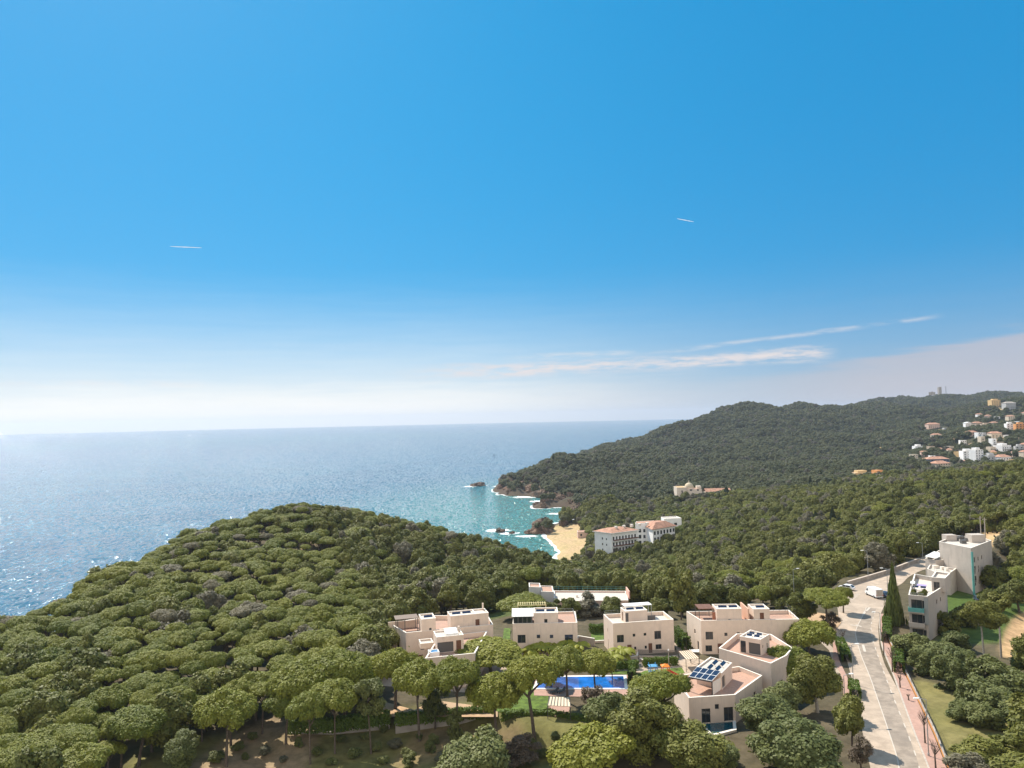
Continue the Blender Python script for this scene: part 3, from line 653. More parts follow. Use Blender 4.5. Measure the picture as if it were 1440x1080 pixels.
# conical trees
def ctree(px, pyb, wpx, pyt, cr, name, label, cat, group=None):
    P = onT(px, pyb); Y = P[1]; r = wpx / 2 * Y / F; h = at(px, pyt, Y)[2] - P[2]
    e = empty(name, P, rng.uniform(0, 6), label=label, cat=cat, group=group)
    c_ = link('crown', cr, None, e, (0, 0, .06 * h)); c_.scale = (r, r, h * .94)
    t_ = link('trunk', TRK[0], None, e); t_.scale = (r * 1.2, r * 1.2, h * .5); HAND.append((P[0], P[1], r)); return e
ctree(1258, 878, 22, 797, CON[0], 'conifer', 'tall pointed conifer on the corner in front of the apartment block', 'tree')
hp('broad', 958, 872, 46, 826, 'dark tall irregular pine rising between the two rear right houses', crown=CROWN['broad'][4], asp=1.35, tr=.8)
ctree(970, 905, 9, 886, CYP[0], 'cypress', 'small clipped cypress at the left side wall of the rear right house', 'cypress')
ctree(984, 912, 11, 900, CYP[1], 'cypress', 'short rounded cypress by the doorway of the rear right house', 'cypress')
for px, pyb, w_, pyt in [(1172, 752, 8, 716), (1148, 748, 9, 722), (1181, 758, 12, 730), (1164, 760, 7, 738), (1140, 690, 5, 672), (1155, 678, 5, 664), (1022, 705, 8, 686), (960, 706, 6, 694), (1238, 720, 6, 704), (778, 652, 3, 639)]:
    ctree(px, pyb, w_, pyt, CYP[int(rng.integers(2))], 'cypress', 'dark slim cypress rising above the woods on the right hillside', 'cypress', 'cypresses in the right hillside woods')

# ------------------------------------------------------------------ woods
PX = lambda L, z=49: [tuple(gz(a, b, z)[:2]) for a, b in L]
EXCL = [PX([(1400, 935), (1405, 880), (1425, 835), (1500, 835), (1500, 935)]), PX([(535, 1000), (535, 905), (575, 862), (700, 845), (745, 828), (900, 826), (960, 850), (1110, 850), (1165, 815), (1195, 818), (1320, 772), (1330, 755), (1400, 752), (1410, 800), (1440, 890), (1440, 1200), (1000, 1200), (760, 1200)]),
        [(-62, 88), (-60, 112), (-50, 124), (-20, 137), (-18, 146), (10, 146), (40, 146), (40, 60), (-30, 60)], BEACH]
SITE = []   # clearings round far buildings : X, Y, radius
def clear(px, py, rpx):
    p = onT(px, py); SITE.append((p[0], p[1], rpx * p[1] / F))
for q in [(430, 772, 6), (850, 783, 20), (885, 775, 26), (925, 752, 24), (965, 703, 26), (965, 712, 24), (1005, 706, 24), (1005, 700, 22), (900, 752, 20), (803, 800, 13), (800, 815, 9), (1275, 700, 9), (1200, 720, 8), (1040, 742, 9), (1400, 760, 16), (1440, 755, 25)]: clear(*q)
VSITE = []
def is_free(x, y, pad=0.0):
    ok = np.ones(x.shape, bool)
    for P in EXCL: ok &= ~inpoly(x, y, P)
    for hx, hy, hr in HAND: ok &= np.hypot(x - hx, y - hy) > hr * .75 + 1.6
    for sx, sy, sr in SITE + VSITE: ok &= np.hypot(x - sx, (y - sy) / 1.6) > sr
    return ok
def visible(x, y, z, clearance, margin):
    ok = np.ones(x.shape, bool)
    for s in np.linspace(.12, .985, 44):
        xs, ys, zs = x * s, y * s, CAMH + (z - CAMH) * s
        ok &= ~((H(xs, ys) + clearance * (ys > 130)) > zs + margin)
    return ok
def hexgrid(x0, x1, y0, y1, sp, jit=.3):
    ys = np.arange(y0, y1, sp * .87); out = []
    for i, y in enumerate(ys):
        xs = np.arange(x0 + (i % 2) * sp / 2, x1, sp); out.append(np.stack([xs, np.full(len(xs), y)], 1))
    p = np.concatenate(out); return p + rng.uniform(-jit, jit, p.shape) * sp
def candidates(y0, y1, sp, tanw=.80):
    p = hexgrid(-tanw * y1 - 12, tanw * y1 + 12, y0, y1, sp); p = p[np.abs(p[:, 0]) < tanw * p[:, 1] + 12]
    z = H(p[:, 0], p[:, 1]); ok = (z > 2.5) & is_free(p[:, 0], p[:, 1]); p, z = p[ok], z[ok]
    ok = visible(p[:, 0], p[:, 1], z + 9, 4.5 if y0 < 600 else 4.0, 3.0); return p[ok], z[ok]
def put_village_sites():
    for (px, py, w_, h_) in VSPOTS + VX: 
        p = onT(px, py); VSITE.append((p[0], p[1], (w_ * .9 + 1.8) * p[1] / F))
        for s in (.975, .95): VSITE.append((p[0] * s, p[1] * s, (w_ * .55 + 1) * p[1] / F))
VSPOTS = [(1314, 602, 16, 5), (1325, 608, 5, 4), (1319, 618, 11, 6), (1331, 606, 6, 4), (1363, 603, 9, 7), (1377, 600, 10, 5), (1388, 602, 13, 5), (1401, 601, 9, 6), (1401, 573, 12, 9), (1422, 576, 14, 8), (1403, 590, 6, 4), (1423, 592, 9, 6), (1421, 606, 9, 9), (1436, 609, 12, 11),
          (1369, 613, 12, 5), (1378, 616, 5, 7), (1402, 617, 14, 7), (1386, 616, 9, 5), (1383, 628, 6, 12), (1399, 627, 6, 9), (1416, 634, 17, 7), (1363, 647, 15, 11), (1378, 649, 14, 14), (1396, 649, 13, 8), (1415, 650, 18, 7), (1293, 634, 11, 6), (1288, 648, 9, 8), (1300, 642, 8, 6), (1320, 652, 30, 6), (1328, 658, 22, 6), (1292, 667, 10, 5), (1312, 646, 7, 5),
          (1214, 670, 24, 5), (1240, 671, 20, 6), (1243, 634, 10, 3), (1434, 634, 10, 6)]
VX = []
for q in range(900):
    px, py = rng.uniform(1288, 1445), rng.uniform(582, 656)
    if py < 598 and px < 1375 or py < 640 and px < 1310: continue
    if all(abs(px - v_[0]) > (v_[2] + 8) * .5 or abs(py - v_[1]) > 6 for v_ in VSPOTS) and all(abs(px - v_[0]) > 8 or abs(py - v_[1]) > 6 for v_ in VX): VX.append((px, py, rng.uniform(5, 9), rng.uniform(4, 6.5)))
    if len(VX) >= 32: break
put_village_sites()
def inframe(x, y, z, pad=40):
    P = np.stack([x, y, z], 1) - CP; w_ = P @ FW; u = 720 + F * (P @ CX) / w_; v = 540 - F * (P @ CY) / w_
    return (u > -pad) & (u < 1440 + pad) & (v < 1080 + pad), u, v
near, nz_ = candidates(84, 250, 5.4); mid, mz = candidates(250, 430, 5.9); mid2, mz2 = candidates(430, 760, 8.0)
P = np.concatenate([near, mid, mid2]); Z = np.concatenate([nz_, mz, mz2]); X_, Y_ = P[:, 0], P[:, 1]
vis, U_, V_ = inframe(X_, Y_, Z + 8)
P, Z, X_, Y_, U_, V_ = P[vis], Z[vis], X_[vis], Y_[vis], U_[vis], V_[vis]
ratio = X_ / Y_
thin = (ratio > -.16) & (Y_ > 160) & (Y_ < 430) & (rng.uniform(0, 1, len(P)) < .36)
P, Z, X_, Y_, U_, V_, ratio = P[~thin], Z[~thin], X_[~thin], Y_[~thin], U_[~thin], V_[~thin], ratio[~thin]
# left hill: umbrella pines; valley behind the left house and right hillside: fuller pines
patch = fbm(X_ / 40, Y_ / 40, 2)
lefty = (ratio < -.20 - .0006 * np.maximum(Y_ - 200, 0)) | ((Y_ < 150) & (X_ < 40)) | ((ratio < -.08) & (Y_ > 330) & (ratio < 0))
kind = np.where(lefty, 0, 1)
flip = rng.uniform(0, 1, len(P)); kind = np.where(lefty & (flip > .90), 1, kind); kind = np.where(~lefty & (flip + patch * .5 > .83), 0, kind)
size = np.where(kind == 0, 2.2 + 2.1 * rng.uniform(0, 1, len(P)) ** 1.4, rng.uniform(2.9, 5.3, len(P))) * (1 + .22 * sstep(250, 600, Y_))
hh_ = np.where(lefty, rng.uniform(5.7, 8.3, len(P)), rng.uniform(5.4, 8.6, len(P))) * np.where((ratio > -.3) & (ratio < .05) & (Y_ > 150) & (Y_ < 330), 1.12, 1.0)
rzf = np.where(kind == 0, rng.uniform(.82, 1.1, len(P)), rng.uniform(.85, 1.2, len(P)))
app = size / Y_
KINDS = [('umbrella_pine', 'umbrella', 'umbrella'), ('broad_pine', 'broad', 'broad')]
def zone_label(k, x, y):
    r = x / y
    if k == 0:
        if r < -.2:
            if y < 135: return 'round olive-green umbrella pine in the nearest rows of the left forest', 'umbrella pines in the nearest rows of the left forest'
            return 'round olive-green umbrella pine packed into the forest on the left hill', 'umbrella pines on the left hill'
        return 'flat-topped umbrella pine standing among the woods behind or beside the houses', 'umbrella pines among the other woods'
    if r < -.2: return 'fuller darker pine poking out among the umbrella pines of the left forest', 'fuller pines within the left forest'
    if r < .12: return 'dark bushy pine in the valley wood between the houses and the beach', 'bushy pines in the valley wood'
    return 'olive-green bushy pine on the wooded slope behind the right houses and road', 'bushy pines on the right slope'
def scatter_stuff(name, label, cat, pts, crowns, trunk):
    """one object: points that carry crown and trunk instances (a wood past the countable trees)"""
    n = len(pts); base = np.array([[p[0], p[1], p[2]] for p in pts], np.float32); hc = np.array([p[5] for p in pts], np.float32)
    V = np.concatenate([base + np.stack([0 * hc, 0 * hc, hc], 1), base]); me = bpy.data.meshes.new(name); me.vertices.add(2 * n); me.vertices.foreach_set('co', V.ravel())
    r = np.array([p[3] for p in pts], np.float32); rz = np.array([p[4] for p in pts], np.float32)
    scl = np.concatenate([np.stack([r * rng.uniform(.92, 1.18, n), r * rng.uniform(.75, 1.08, n), rz], 1), np.stack([r, r, hc], 1)]).astype(np.float32)
    a = me.attributes.new('scl', 'FLOAT_VECTOR', 'POINT'); a.data.foreach_set('vector', scl.ravel())
    rot = np.zeros((2 * n, 3), np.float32); rot[:, 2] = rng.uniform(0, 6.283, 2 * n); rot[:n, :2] = rng.normal(0, .08, (n, 2)); a = me.attributes.new('rotv', 'FLOAT_VECTOR', 'POINT'); a.data.foreach_set('vector', rot.ravel())
    var = np.concatenate([rng.integers(0, len(crowns), n), np.full(n, 99)]).astype(np.int32); a = me.attributes.new('variant', 'INT', 'POINT'); a.data.foreach_set('value', var)
    o = link(name, me, None); tag(o, label, cat, kind='stuff')
    ng = bpy.data.node_groups.new(name, 'GeometryNodeTree'); ng.interface.new_socket('Geometry', in_out='INPUT', socket_type='NodeSocketGeometry'); ng.interface.new_socket('Geometry', in_out='OUTPUT', socket_type='NodeSocketGeometry')
    g = NT(ng); gi = g.n('NodeGroupInput'); go = g.n('NodeGroupOutput'); jn = g.n('GeometryNodeJoinGeometry')
    na = lambda nm, ty: (lambda x: (setattr(x.inputs[0], 'default_value', nm), x)[1])(g.n('GeometryNodeInputNamedAttribute', data_type=ty))
    av, asx, ar = na('variant', 'INT'), na('scl', 'FLOAT_VECTOR'), na('rotv', 'FLOAT_VECTOR')
    for i, src in list(enumerate(crowns)) + ([(99, trunk)] if trunk else []):
        cmp_ = g.n('FunctionNodeCompare', data_type='INT', operation='EQUAL'); g.l(av.outputs[0], cmp_.inputs[2]); cmp_.inputs[3].default_value = i
        oi = g.n('GeometryNodeObjectInfo', transform_space='ORIGINAL'); oi.inputs[0].default_value = src; oi.inputs['As Instance'].default_value = True
        ip = g.n('GeometryNodeInstanceOnPoints'); g.l(gi.outputs[0], ip.inputs['Points']); g.l(cmp_.outputs[0], ip.inputs['Selection']); g.l(oi.outputs['Geometry'], ip.inputs['Instance'])
        g.l(ar.outputs[0], ip.inputs['Rotation']); g.l(asx.outputs[0], ip.inputs['Scale']); g.l(ip.outputs[0], jn.inputs[0])
    g.l(jn.outputs[0], go.inputs[0]); md = o.modifiers.new('wood', 'NODES'); md.node_group = ng; return o
SRC = {}
def sources(kind):
    """one object per crown variant, taken from trees already standing"""
    if kind in SRC: return SRC[kind]
    out = {}
    for o in COL.objects:
        if o.name.startswith('crown') and o.data in CROWN[kind]: out.setdefault(o.data.name, o)
    SRC[kind] = [out[q] for q in sorted(out)]; return SRC[kind]
stuffpts = {}
ORDER = np.argsort(-app)
for k, (nm, ck, _) in enumerate(KINDS):
    ids = [i for i in ORDER if kind[i] == k]; rest = []
    have = sum(1 for o in COL.objects if o.name.split('.')[0] == nm)
    for j, i in enumerate(ids):
        r = size[i]; rz = r * rzf[i]; hc = max(hh_[i] - (rz * .35 if k == 0 else rz * .5), rz * .5)
        if j < 300 - have:
            lb, gp = zone_label(k, X_[i], Y_[i])
            pool = FINE if (k == 0 and j < 70) else CROWN[ck]
            tree(nm, (X_[i], Y_[i], Z[i] - .1), r, rz, hc, pool[int(rng.integers(len(pool)))], TRK[int(rng.integers(len(TRK)))], lb, 'tree', gp)
        else: rest.append((X_[i], Y_[i], Z[i] - .1, r, rz, hc))
    stuffpts[ck] = rest
trunk_src = next(o for o in COL.objects if o.name.startswith('trunk') and o.data == TRK[0])
scatter_stuff('umbrella_pine_wood', 'mass of more distant umbrella pines covering the left hill up to its crest', 'wood', stuffpts['umbrella'], sources('umbrella'), trunk_src)
scatter_stuff('broad_pine_wood', 'mass of bushy pines on the slopes behind the houses and road', 'wood', stuffpts['broad'], sources('broad'), trunk_src)
# ------------------------------------------------------------------ roads and ground sheets on the plateau
ZG = 48.94
def c1(x, y): return 520 + x / 4.8, 800 + y / 4.8
def c2(x, y): return 800 + x / 4.8, 800 + y / 4.8
def c3(x, y): return 1000 + x / 6, 820 + y / 6
def c4(x, y): return 1160 + x / 5.143, 720 + y / 5.143
def c5(x, y): return 1160 + x / 5.143, 870 + y / 5.143
def c6(x, y): return 760 + x / 6.545, 920 + y / 6.545
def P2(L, z=49.0): return [tuple(gz(a, b, z)[:2]) for a, b in L]
def sheet(name, poly, z, m, kind='structure', **k):
    b_ = MB(); b_.face([(*p[:2], z) for p in ccw(poly)]); o = b_.build(name, m); return tag(o, kind=kind, **k)
def smooth_line(L, n=40):
    L = np.array(L); d = np.concatenate([[0], np.cumsum(np.hypot(*np.diff(L, axis=0).T))]); s = np.linspace(0, d[-1], n)
    p = np.stack([np.interp(s, d, L[:, 0]), np.interp(s, d, L[:, 1])], 1)
    for _ in range(4): p[1:-1] = (p[:-2] + 2 * p[1:-1] + p[2:]) / 4
    return p
def ribbon(name, A, B, z, m, n=48, kind='structure', thick=None):
    A, B = smooth_line(A, n), smooth_line(B, n); b_ = MB()
    for i in range(n - 1):
        b_.face([(*A[i], z), (*B[i], z), (*B[i + 1], z), (*A[i + 1], z)])
        if thick:
            b_.face([(*A[i], z - thick), (*A[i], z), (*A[i + 1], z), (*A[i + 1], z - thick)][::-1]); b_.face([(*B[i], z - thick), (*B[i], z), (*B[i + 1], z), (*B[i + 1], z - thick)])
    return tag(b_.build(name, m), kind=kind)
def off_line(L, d):
    L = smooth_line(L, 60); t_ = np.gradient(L, axis=0); t_ /= np.linalg.norm(t_, axis=1, keepdims=True); return L + np.stack([t_[:, 1], -t_[:, 0]], 1) * d
# the road surface : from the bottom edge up to the bend and off to the right
roadL = P2([(1235, 1135), c5(330, 1080), c5(290, 900), c5(250, 720), c5(205, 470), c5(160, 300), c5(100, 170), c5(70, 60), (1180, 868), (1176, 846), (1184, 828), (1205, 818), (1236, 806), (1290, 786), (1335, 770)])
roadR = P2([(1322, 1125), c5(760, 1080), c5(655, 830), c5(570, 600), c5(540, 530), c5(430, 330), c5(395, 200), c5(385, 60), c4(400, 740), c4(430, 680), c4(440, 640), c4(470, 560), c4(560, 520), c4(600, 470), c4(700, 420), (1352, 788)])
ribbon('road', roadL, roadR, 49.0, M_CONC, 90)
laneL = P2([(1262, 1125), c5(550, 1080), c5(430, 720), c5(320, 400), c5(265, 280), c5(215, 100), c4(225, 840), c4(270, 760), c4(300, 690)])
laneR = P2([(1296, 1125), c5(690, 1080), c5(600, 830), c5(480, 530), c5(390, 290), c5(345, 150), c5(330, 60), c4(335, 800), c4(370, 700)])
ribbon('asphalt_lane', laneL, laneR, 49.006, M_ASPH, 60)
def paint_line(L, w_, z=49.012): ribbon('road_marking', off_line(L, -w_ / 2), off_line(L, w_ / 2), z, M_PAINTR, 60)
paint_line(laneL, .15)
b_ = MB(); lr = smooth_line(laneR, 60)
for i in range(2, 58, 3): b_.face([(*(lr[i] + [-.09, 0]), 49.012), (*(lr[i] + [.09, 0]), 49.012), (*(lr[i + 1] + [.09, 0]), 49.012), (*(lr[i + 1] + [-.09, 0]), 49.012)])
tag(b_.build('dashed_marking', M_PAINTR), kind='structure')
b_ = MB()   # parking bay strokes, give-way patches and arrow
for i in range(6):
    a = gz(*c4(165 + i * 9, 612 - i * 5 + 0), 49.012); e_ = gz(*c4(232 + i * 6, 612 - i * 6), 49.012)
    a, e_ = gz(*c4(150 + i * 14, 628 - i * 7), 49.012), gz(*c4(205 + i * 10, 634 - i * 8), 49.012)
    d_ = (e_ - a); b_.bar(a, e_, .35, .004)
for (x0, y0, x1, y1) in [(275, 745, 290, 720), (300, 715, 325, 690), (225, 815, 265, 830), (275, 960, 290, 1010), (185, 815, 235, 822)]:
    b_.bar(gz(*c4(x0, y0), 49.012), gz(*c4(x1, y1), 49.012), .5, .004)
tag(b_.build('parking_markings', M_PAINTR), kind='structure')
# right pavement, kerb and retaining wall with fence
paveR_in = P2([(1322, 1125), c5(760, 1080), c5(655, 830), c5(570, 600), c5(500, 400), c5(415, 200), c5(400, 60), c4(405, 740)])
paveR_out = P2([(1352, 1125), c5(870, 1060), c5(790, 850), c5(690, 640), c5(590, 430), c5(500, 260), c5(440, 130), c4(440, 880), c4(430, 740)])
ribbon('pavement', paveR_in, paveR_out, 49.13, M_PINK, 60, thick=.2)
ribbon('kerb', off_line(paveR_in, -.28), off_line(paveR_in, .0), 49.14, M_KERB, 60, thick=.2)
paveL = P2([c5(135, 560), c5(130, 430), c5(60, 300), c5(60, 180), c5(40, 90), (1163, 880)]); paveLo = P2([c5(205, 560), c5(165, 430), c5(105, 310), c5(80, 200), c5(70, 150), (1172, 880)])
ribbon('pavement', paveL, paveLo, 49.13, M_PINK, 40, thick=.2)
sheet('street_corner_island', P2([(1127, 868), (1150, 862), (1178, 866), (1183, 876), (1172, 890), (1150, 888), (1132, 884)]), 49.10, M_DIRT)
sheet('footpath', P2([(1118, 874), (1128, 868), (1150, 890), (1175, 915), (1186, 960), (1180, 960), (1166, 915), (1140, 890)]), 49.05, M_CONC)
wallline = off_line(paveR_out[:-2], .18)
wl = empty('retaining_wall', (*wallline[10], 49), label='long low retaining wall with orange base along the right pavement', cat='wall')
b_ = MB()
def stripw(L, w_, z0, z1, bb):
    A, B = L, L + np.array([[w_, 0]])
    for i in range(len(L) - 1): bb.prism([tuple(A[i]), tuple(B[i]), tuple(B[i + 1]), tuple(A[i + 1])], z0, z1)
def rel(bb, o):
    x, y, z = o.location; bb.v = [(a - x, b - y, c - z) for a, b, c in bb.v]; return bb
ws = wallline[:58]
stripw(ws, .25, 46.6, 49.55, b_); rel(b_, wl).build('wall_body', M_ORANGE, wl); b_ = MB(); stripw(ws - [[.03, 0]], .32, 49.55, 49.63, b_); rel(b_, wl).build('wall_coping', M_STONE, wl)
fo = empty('railing', (*ws[5], 49.6), label='thin dark mesh railing on top of the retaining wall beside the road', cat='railing')
for i in range(0, len(ws), 2): b_ = MB(); b_.tube([(ws[i][0] + .12, ws[i][1], 49.6), (ws[i][0] + .12, ws[i][1], 50.6)], .025, 5); rel(b_, fo).build('post', M_DARK, fo)
b_ = MB()
for z_ in (50.6, 50.3, 50.0): b_.tube([(p[0] + .12, p[1], z_) for p in ws], .016, 4)
rel(b_, fo).build('rail', M_DARK, fo)
# stone wall behind the bend
sw = P2([c4(165, 520), c4(320, 475), c4(470, 430), c4(620, 372), c4(680, 350)], 49.5)
so_ = empty('stone_wall', (*sw[0], 49), label='low rough stone wall along the far side of the road bend', cat='wall'); b_ = MB()
for a, b2 in zip(sw[:-1], sw[1:]): b_.bar((*a, 49.5), (*b2, 49.5), .5, 1.3)
rel(b_, so_).build('wall_body', M_STONE, so_); b_ = MB()
for a, b2 in zip(sw[:-1], sw[1:]): b_.bar((*a, 50.2), (*b2, 50.2), .6, .12)
rel(b_, so_).build('wall_coping', M_WALLL, so_)

# garden sheets
sheet('courtyard_paving', [(-30, 146), (-30, 162), (-3, 163), (0, 158), (20, 157), (37, 158), (42, 150), (38, 146), (30, 148), (12, 152), (0, 152), (-8, 140)], 48.965, M_CONC)
sheet('lawn', P2([(590, 955), (700, 955), (735, 945), (770, 965), (770, 1000), (690, 1000), (600, 990)]), 48.975, M_LAWN, kind='stuff', label='bright lawn between the pines in front of the pool', category=None) if False else sheet('lawn', P2([(690, 965), (740, 950), (772, 965), (770, 1002), (690, 1000)]), 48.975, M_LAWN)
sheet('lawn', P2([c2(150, 430), c2(235, 430), c2(235, 495), c2(150, 490)], 49), 48.985, M_LAWN)
sheet('lawn', P2([c1(905, 400), c1(950, 400), c1(945, 510), c1(895, 500)], 49), 48.985, M_LAWN)
sheet('lawn', P2([c6(640, 150), c6(830, 150), c6(850, 190), c6(640, 180)], 49), 48.985, M_LAWN)
sheet('lawn', P2([c6(880, 190), c6(960, 150), c6(1300, 120), c6(1330, 170), c6(1200, 190), c6(880, 220)], 49), 48.985, M_LAWN)
sheet('rubber_playground_floor', P2([c6(900, 240), c6(960, 200), c6(1200, 190), c6(1215, 240), c6(960, 280)], 49), 48.995, mat('pink_rubber_floor', (.52, .20, .17), .9, .1, 1))
sheet('side_path', P2([c2(700, 490), c2(735, 480), c2(870, 600), c2(790, 690), c2(770, 650), c2(740, 570)], 49), 49.0, M_CONC)
sheet('terrace_paving', P2([(583, 1002), (610, 988), (700, 1000), (700, 1012), (560, 1012), (515, 1008), (520, 985)], 48.5), 48.97, M_DIRT)

# pool
pool = empty('swimming_pool', (*gz(838, 960, 49)[:2], 49), label='long rectangular blue pool with pale surround behind the pines', cat='pool')
pc = [gz(*c6(0, 215), 49), gz(*c6(765, 205), 49), gz(*c6(775, 315), 49), gz(*c6(-40, 315), 49)]
pc = ccw([tuple(p[:2]) for p in pc]); deck = ccw(P2([c6(-60, 195), c6(800, 190), c6(860, 355), c6(680, 400), c6(-60, 380)], 49))
b_ = MB(); b_.face([(*p, 49.02) for p in deck]); rel(b_, pool).build('deck', M_PINK, pool)
b_ = MB(); o_, i_ = inset(pc, -.55), pc
for k in range(4): b_.prism([o_[k], o_[(k + 1) % 4], i_[(k + 1) % 4], i_[k]], 49.0, 49.10)
rel(b_, pool).build('coping', M_WHITE, pool); b_ = MB(); b_.face([(*p, 49.05) for p in i_]); rel(b_, pool).build('water', M_POOL, pool)
b_ = MB(); b_.face([(*p, 49.06) for p in [i_[k] if k > 1 else i_[k] for k in range(4)]]) if False else None

# ------------------------------------------------------------------ buildings
def wall_faces(bb, A, B, z0, z1, holes, depth=.16):
    """wall from A to B (outside on the right) with rectangular openings; returns frames for the fittings"""
    A, B = np.array(A[:2], float), np.array(B[:2], float); L = np.linalg.norm(B - A); ux = (B - A) / L; nrm = np.array([ux[1], -ux[0]])
    q = lambda u, v, d=0.0: (*(A + ux * u - nrm * d), z0 + v)
    Hh = z1 - z0; hs_ = [(max(.05, u), max(.02, v), min(L - .05, u + w_), min(Hh - .05, v + h_)) for (u, v, w_, h_) in holes]
    us = sorted({0, L, *[h_[0] for h_ in hs_], *[h_[2] for h_ in hs_]}); vs = sorted({0, Hh, *[h_[1] for h_ in hs_], *[h_[3] for h_ in hs_]})
    for a, b2 in zip(us[:-1], us[1:]):
        for c_, d_ in zip(vs[:-1], vs[1:]):
            mu, mv = (a + b2) / 2, (c_ + d_) / 2
            if any(h_[0] < mu < h_[2] and h_[1] < mv < h_[3] for h_ in hs_): continue
            bb.face([q(a, c_), q(b2, c_), q(b2, d_), q(a, d_)])
    for (a, c_, b2, d_) in hs_:
        bb.face([q(a, c_), q(a, c_, depth), q(a, d_, depth), q(a, d_)][::-1]); bb.face([q(b2, c_), q(b2, c_, depth), q(b2, d_, depth), q(b2, d_)])
        bb.face([q(a, c_), q(b2, c_), q(b2, c_, depth), q(a, c_, depth)]); bb.face([q(a, d_), q(b2, d_), q(b2, d_, depth), q(a, d_, depth)][::-1])
    return q, hs_
def fit(q, h_, kind, parent, depth=.16, glass=None):
    a, c_, b2, d_ = h_; x, y, z = parent['_o']
    def R__(bb): bb.v = [(p[0] - x, p[1] - y, p[2] - z) for p in bb.v]; return bb
    if kind == 'door':
        bb = MB(); bb.face([q(a, c_, depth), q(b2, c_, depth), q(b2, d_, depth), q(a, d_, depth)]); R__(bb).build('door', M_WOOD, parent); return
    if kind == 'open':
        bb = MB(); bb.face([q(a, c_, depth), q(b2, c_, depth), q(b2, d_, depth), q(a, d_, depth)]); R__(bb).build('recess', M_FRAME, parent); return
    t_ = .07; bb = MB(); dd = depth - .05
    for (u0, v0, u1, v1) in ((a, c_, b2, c_ + t_), (a, d_ - t_, b2, d_), (a, c_ + t_, a + t_, d_ - t_), (b2 - t_, c_ + t_, b2, d_ - t_)) + ((((a + b2) / 2 - .03, c_ + t_, (a + b2) / 2 + .03, d_ - t_),) if b2 - a > 1.1 else ()):
        bb.face([q(u0, v0, dd), q(u1, v0, dd), q(u1, v1, dd), q(u0, v1, dd)])
    w_ = R__(bb).build('window', M_FRAME, parent); bb = MB(); bb.face([q(a, c_, depth), q(b2, c_, depth), q(b2, d_, depth), q(a, d_, depth)]); R__(bb).build('pane', glass or M_GLASS, w_)
def shell(parent, poly, z0, z1, holes=(), par=.8, wall=None, floor=None, wname='wall', cap=True, th=.24, skip=()):
    """walls with openings, parapet, coping and flat roof; holes: (edge, u, v, w, h, kind)"""
    poly = ccw(poly); n = len(poly); wall = wall or M_WALL; bb = MB(); todo = []; x, y, z = parent['_o']
    def R__(b2): b2.v = [(p[0] - x, p[1] - y, p[2] - z) for p in b2.v]; return b2
    inn = inset(poly, th)
    for i in range(n):
        if i in skip: continue
        hh2 = [h_ for h_ in holes if h_[0] == i]; q, hs_ = wall_faces(bb, poly[i], poly[(i + 1) % n], z0, z1, [h_[1:5] for h_ in hh2]); todo += [(q, a, h_[5]) for a, h_ in zip(hs_, hh2)]
        a, b2 = inn[i], inn[(i + 1) % n]; bb.face([(*b2, z1 - par), (*a, z1 - par), (*a, z1), (*b2, z1)])
    R__(bb).build(wname, wall, parent)
    bb = MB(); o_ = inset(poly, -.025); i2 = inset(poly, th + .01)
    for i in range(n): bb.prism([o_[i], o_[(i + 1) % n], i2[(i + 1) % n], i2[i]], z1, z1 + .05)
    if cap: R__(bb).build('coping', M_CAP, parent)
    bb = MB(); bb.face([(*p, z1 - par) for p in inn]); R__(bb).build('roof', floor or M_ROOFT, parent)
    for q, a, kd in todo: fit(q, a, kd, parent)
def house(name, label, cat, loc, group=None):
    e = empty(name, loc, 0, label=label, cat=cat, group=group); e['_o'] = [float(v) for v in loc]; return e
def box_part(parent, name, m, pts, z0, z1):
    bb = MB(); bb.prism(ccw(pts), z0, z1); x, y, z = parent['_o']; bb.v = [(p[0] - x, p[1] - y, p[2] - z) for p in bb.v]; return bb.build(name, m, parent)
def local(poly, i=0):
    """local frame at corner i : along edge i, inwards"""
    poly = ccw(poly); a, b2 = np.array(poly[i]), np.array(poly[(i + 1) % len(poly)]); ux = (b2 - a) / np.linalg.norm(b2 - a); uy = np.array([-ux[1], ux[0]])
    return lambda u, v: tuple(a + ux * u + uy * v)
def rect(L, u0, u1, v0, v1): return [L(u0, v0), L(u1, v0), L(u1, v1), L(u0, v1)]
def collectors(parent, L, u0, v0, z, n=2, w_=1.9, d_=1.1, gap=.25):
    for k in range(n):
        uu = u0 + k * (w_ + gap); x, y, z_ = parent['_o']
        for nm, m_, e_, dz in (('solar_collector', M_CAP, 0, 0), ('cells', M_PANEL, .08, .012)):
            a = [(*L(uu + e_, v0 + e_), z + .08 + dz), (*L(uu + w_ - e_, v0 + e_), z + .08 + dz), (*L(uu + w_ - e_, v0 + d_ - e_), z + .62 + dz), (*L(uu + e_, v0 + d_ - e_), z + .62 + dz)]
            bb = MB()
            if nm == 'solar_collector':
                bb.face(a); bb.face([(p[0], p[1], p[2] - .06) for p in a[::-1]])
                for i in range(4):
                    p, r = a[i], a[(i + 1) % 4]; bb.face([(p[0], p[1], p[2] - .06), (r[0], r[1], r[2] - .06), r, p])
                bb.tube([(*L(uu + .3, v0 + d_ - .1), z), (*L(uu + .3, v0 + d_ - .1), z + .55)], .03, 4); bb.tube([(*L(uu + w_ - .3, v0 + d_ - .1), z), (*L(uu + w_ - .3, v0 + d_ - .1), z + .55)], .03, 4)
                bb.v = [(p[0] - x, p[1] - y, p[2] - z_) for p in bb.v]; par_ = bb.build(nm, m_, parent)
            else:
                bb.face(a); bb.v = [(p[0] - x, p[1] - y, p[2] - z_) for p in bb.v]; bb.build(nm, m_, par_)
